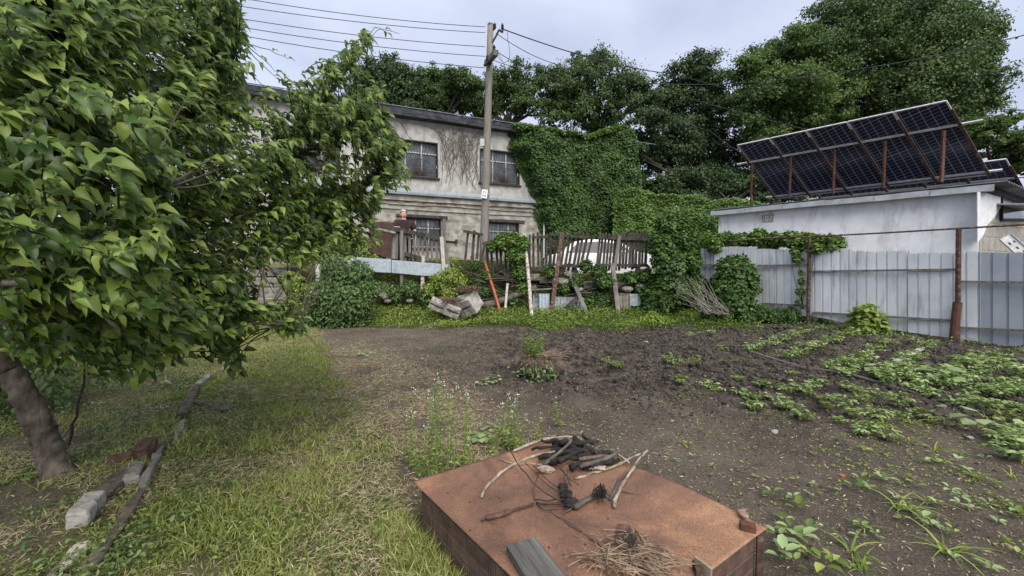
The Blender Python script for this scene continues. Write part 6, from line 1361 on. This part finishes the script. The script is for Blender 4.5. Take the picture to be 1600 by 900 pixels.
tx = bpy.data.textures.new('bark_ridges','MUSGRAVE'); tx.noise_scale=.045; d2 = tk.modifiers.new('d','DISPLACE'); d2.texture=tx; d2.strength=.012; d2.mid_level=.5; d2.texture_coords='GLOBAL'
mb = MB(); p = wob([gz(104,700),P(118,650,3.5),P(132,590,3.5),P(128,540,3.5)],.01,5); mb.tube(p,taper(.014,.006,len(p)),6); mb.build('sucker','bark_dark',ap)
LPa = np.array([tuple(v) for v in LP])
poly = [(-60,-60),(365,-60),(368,20),(385,50),(372,62),(388,80),(368,88),(392,100),(376,140),(392,170),(425,118),(440,100),(450,122),(478,112),(505,95),(535,72),(560,50),(584,58),(570,78),(545,100),(575,118),(530,128),(512,150),(500,165),(540,150),(575,135),(594,120),(600,150),(588,170),(612,200),(640,215),(658,230),(625,245),(612,262),(640,275),(628,300),(600,312),(596,330),(570,338),(600,360),(588,385),(560,380),(535,398),(500,396),(470,412),(440,405),(405,418),(398,470),(430,488),(455,480),(474,492),(470,522),(440,515),(405,500),(385,520),(352,540),(378,562),(392,585),(370,585),(330,570),(300,555),(250,560),(225,590),(150,600),(115,565),(60,578),(0,560),(-60,560)]
def inpoly(x,y):
    c = False; j = len(poly)-1
    for i in range(len(poly)):
        xi,yi = poly[i]; xj,yj = poly[j]
        if (yi>y)!=(yj>y) and x<(xj-xi)*(y-yi)/(yj-yi)+xi: c = not c
        j = i
    return c
tw = MB(); LPOS=[];LD=[];LU=[];LS=[]; ra = random.Random(21); ntw = 0
cR,cL = co.location, None
def leaf(q,d_,s):
    if q.y > .6:                                 # prune shoots that stray out of the crown's outline
        vx = q.x; vy = (q.y)*cp-(q.z-CAM_H)*sp; vz = (q.y)*sp+(q.z-CAM_H)*cp; X_ = 800+F*vx/vy; Y_ = 450-F*vz/vy
        if 0 < X_ < 1600 and 0 < Y_ < 900 and not inpoly(X_+ra.gauss(0,6),Y_+ra.gauss(0,6)) and ra.random()<.88: return
    g_ = Vector((ra.gauss(0,1),ra.gauss(0,1),ra.gauss(0,1)))
    dd = (d_*.42+Vector((.72,-.10,-.02))+g_*.36).normalized(); LPOS.append(q); LD.append(dd); LU.append(Vector((-.1,-.42,1))+Vector((ra.gauss(0,1),ra.gauss(0,1),ra.gauss(0,1)))*.36); LS.append(s)
def twig(a,tip,r,ls):
    mid = a.lerp(tip,.5)+Vector((ra.uniform(-.05,.05),ra.uniform(-.05,.05),ra.uniform(.0,.10))); p = wob([a,mid,tip],.006,ra.random()*1e3,4); tw.tube(p,taper(r,.0018,len(p)),4,False)
    Lt = (tip-a).length; n_ = max(8,int(min(Lt,.55)/.022)); 
    for j in range(n_):
        s = 1-(j/n_)*min(1,.55/max(Lt,.01)); f_ = s*(len(p)-1); i_ = min(int(f_),len(p)-2); q_ = p[i_].lerp(p[i_+1],f_-i_); d_ = (p[i_+1]-p[i_]).normalized()
        an = j*2.4; sd = d_.orthogonal().normalized(); sd = Matrix.Rotation(an,3,d_)@sd; leaf(q_,(d_*.4+sd*.8),ls*ra.choice((ra.uniform(.45,.8),ra.uniform(.8,1.25),ra.uniform(.8,1.1))))
while ntw < 2100:
    x,y = ra.uniform(-60,660),ra.uniform(-60,600)
    if not inpoly(x,y): continue
    if x<330 and ra.random()<.22: continue
    if x<330 and ra.random()<.25 and 55<y<140 and 90<x: continue
    # depth of the crown: near at the left edge, further out to the right
    base = np.interp(x,[-60,100,300,450,640],[2.1,2.4,3.1,3.6,4.0]); Y_ = base+ra.uniform(-.75,.95)
    if y>420 and x<330: Y_ = ra.uniform(1.9,3.6)
    if x<260 and 130<y<500 and ra.random()<.10: Y_ = ra.uniform(1.25,1.7)
    tip = P(x,y,max(1.2,Y_)); d2 = ((LPa-np.array(tip))**2).sum(1)+.0
    cand = np.argsort(d2)[:12]; a = LP[int(ra.choice(list(cand)))]
    if (a-tip).length < .12: tip = tip+Vector((ra.uniform(-.2,.2),0,ra.uniform(-.1,.2)))
    if (a-tip).length > .95: a = tip+(a-tip).normalized()*1.15; a = a+Vector((0,0,-.05)) if False else LP[int(cand[0])]
    twig(a,tip,.006,.080 if x>330 else .086); ntw += 1
for k in range(520):                              # the part of the crown outside the picture, left and above
    tip = Vector((ra.uniform(-7.2,-3.4),ra.uniform(.6,5.0),ra.uniform(.9,4.6)))
    if tip.x > -.95*tip.y-1.2 and tip.z < 3.4: continue
    a = LP[int(np.argmin(((LPa-np.array(tip))**2).sum(1)))]
    if (a-tip).length > 1.6: a = tip+(a-tip).normalized()*1.4
    twig(a,tip,.007,.085)
# dense sprays along the outer limb ends
for (p,r0,r1) in limbs[1:]:
    w2 = wob(p,.0,3,10)
    for j in range(len(w2)//3,len(w2)):
        if ra.random()<.75:
            q_ = w2[j]; d_ = (w2[min(j+1,len(w2)-1)]-w2[j-1]).normalized()
            for t_ in range(3): leaf(q_+Vector((ra.uniform(-.02,.02),)*3),d_+Vector((0,ra.uniform(-.6,.6),ra.uniform(-.4,.7))),.075*ra.uniform(.6,1.1))
        if ra.random()<.30: q_ = w2[j]; twig(q_,q_+Vector((ra.uniform(-.1,.28),ra.uniform(-.25,.25),ra.uniform(-.12,.22))),.004,.072)
print('apple leaves',len(LPOS))
tw.build('twigs','bark_dark',ap)
A_ = lambda L_: np.array([tuple(v) for v in L_])
leafmesh('foliage',T_near(),A_(LPOS),A_(LD),A_(LU),np.array(LS),None,'apple_leaf',ap,wscale=.52+.30*rng.random(len(LPOS)))
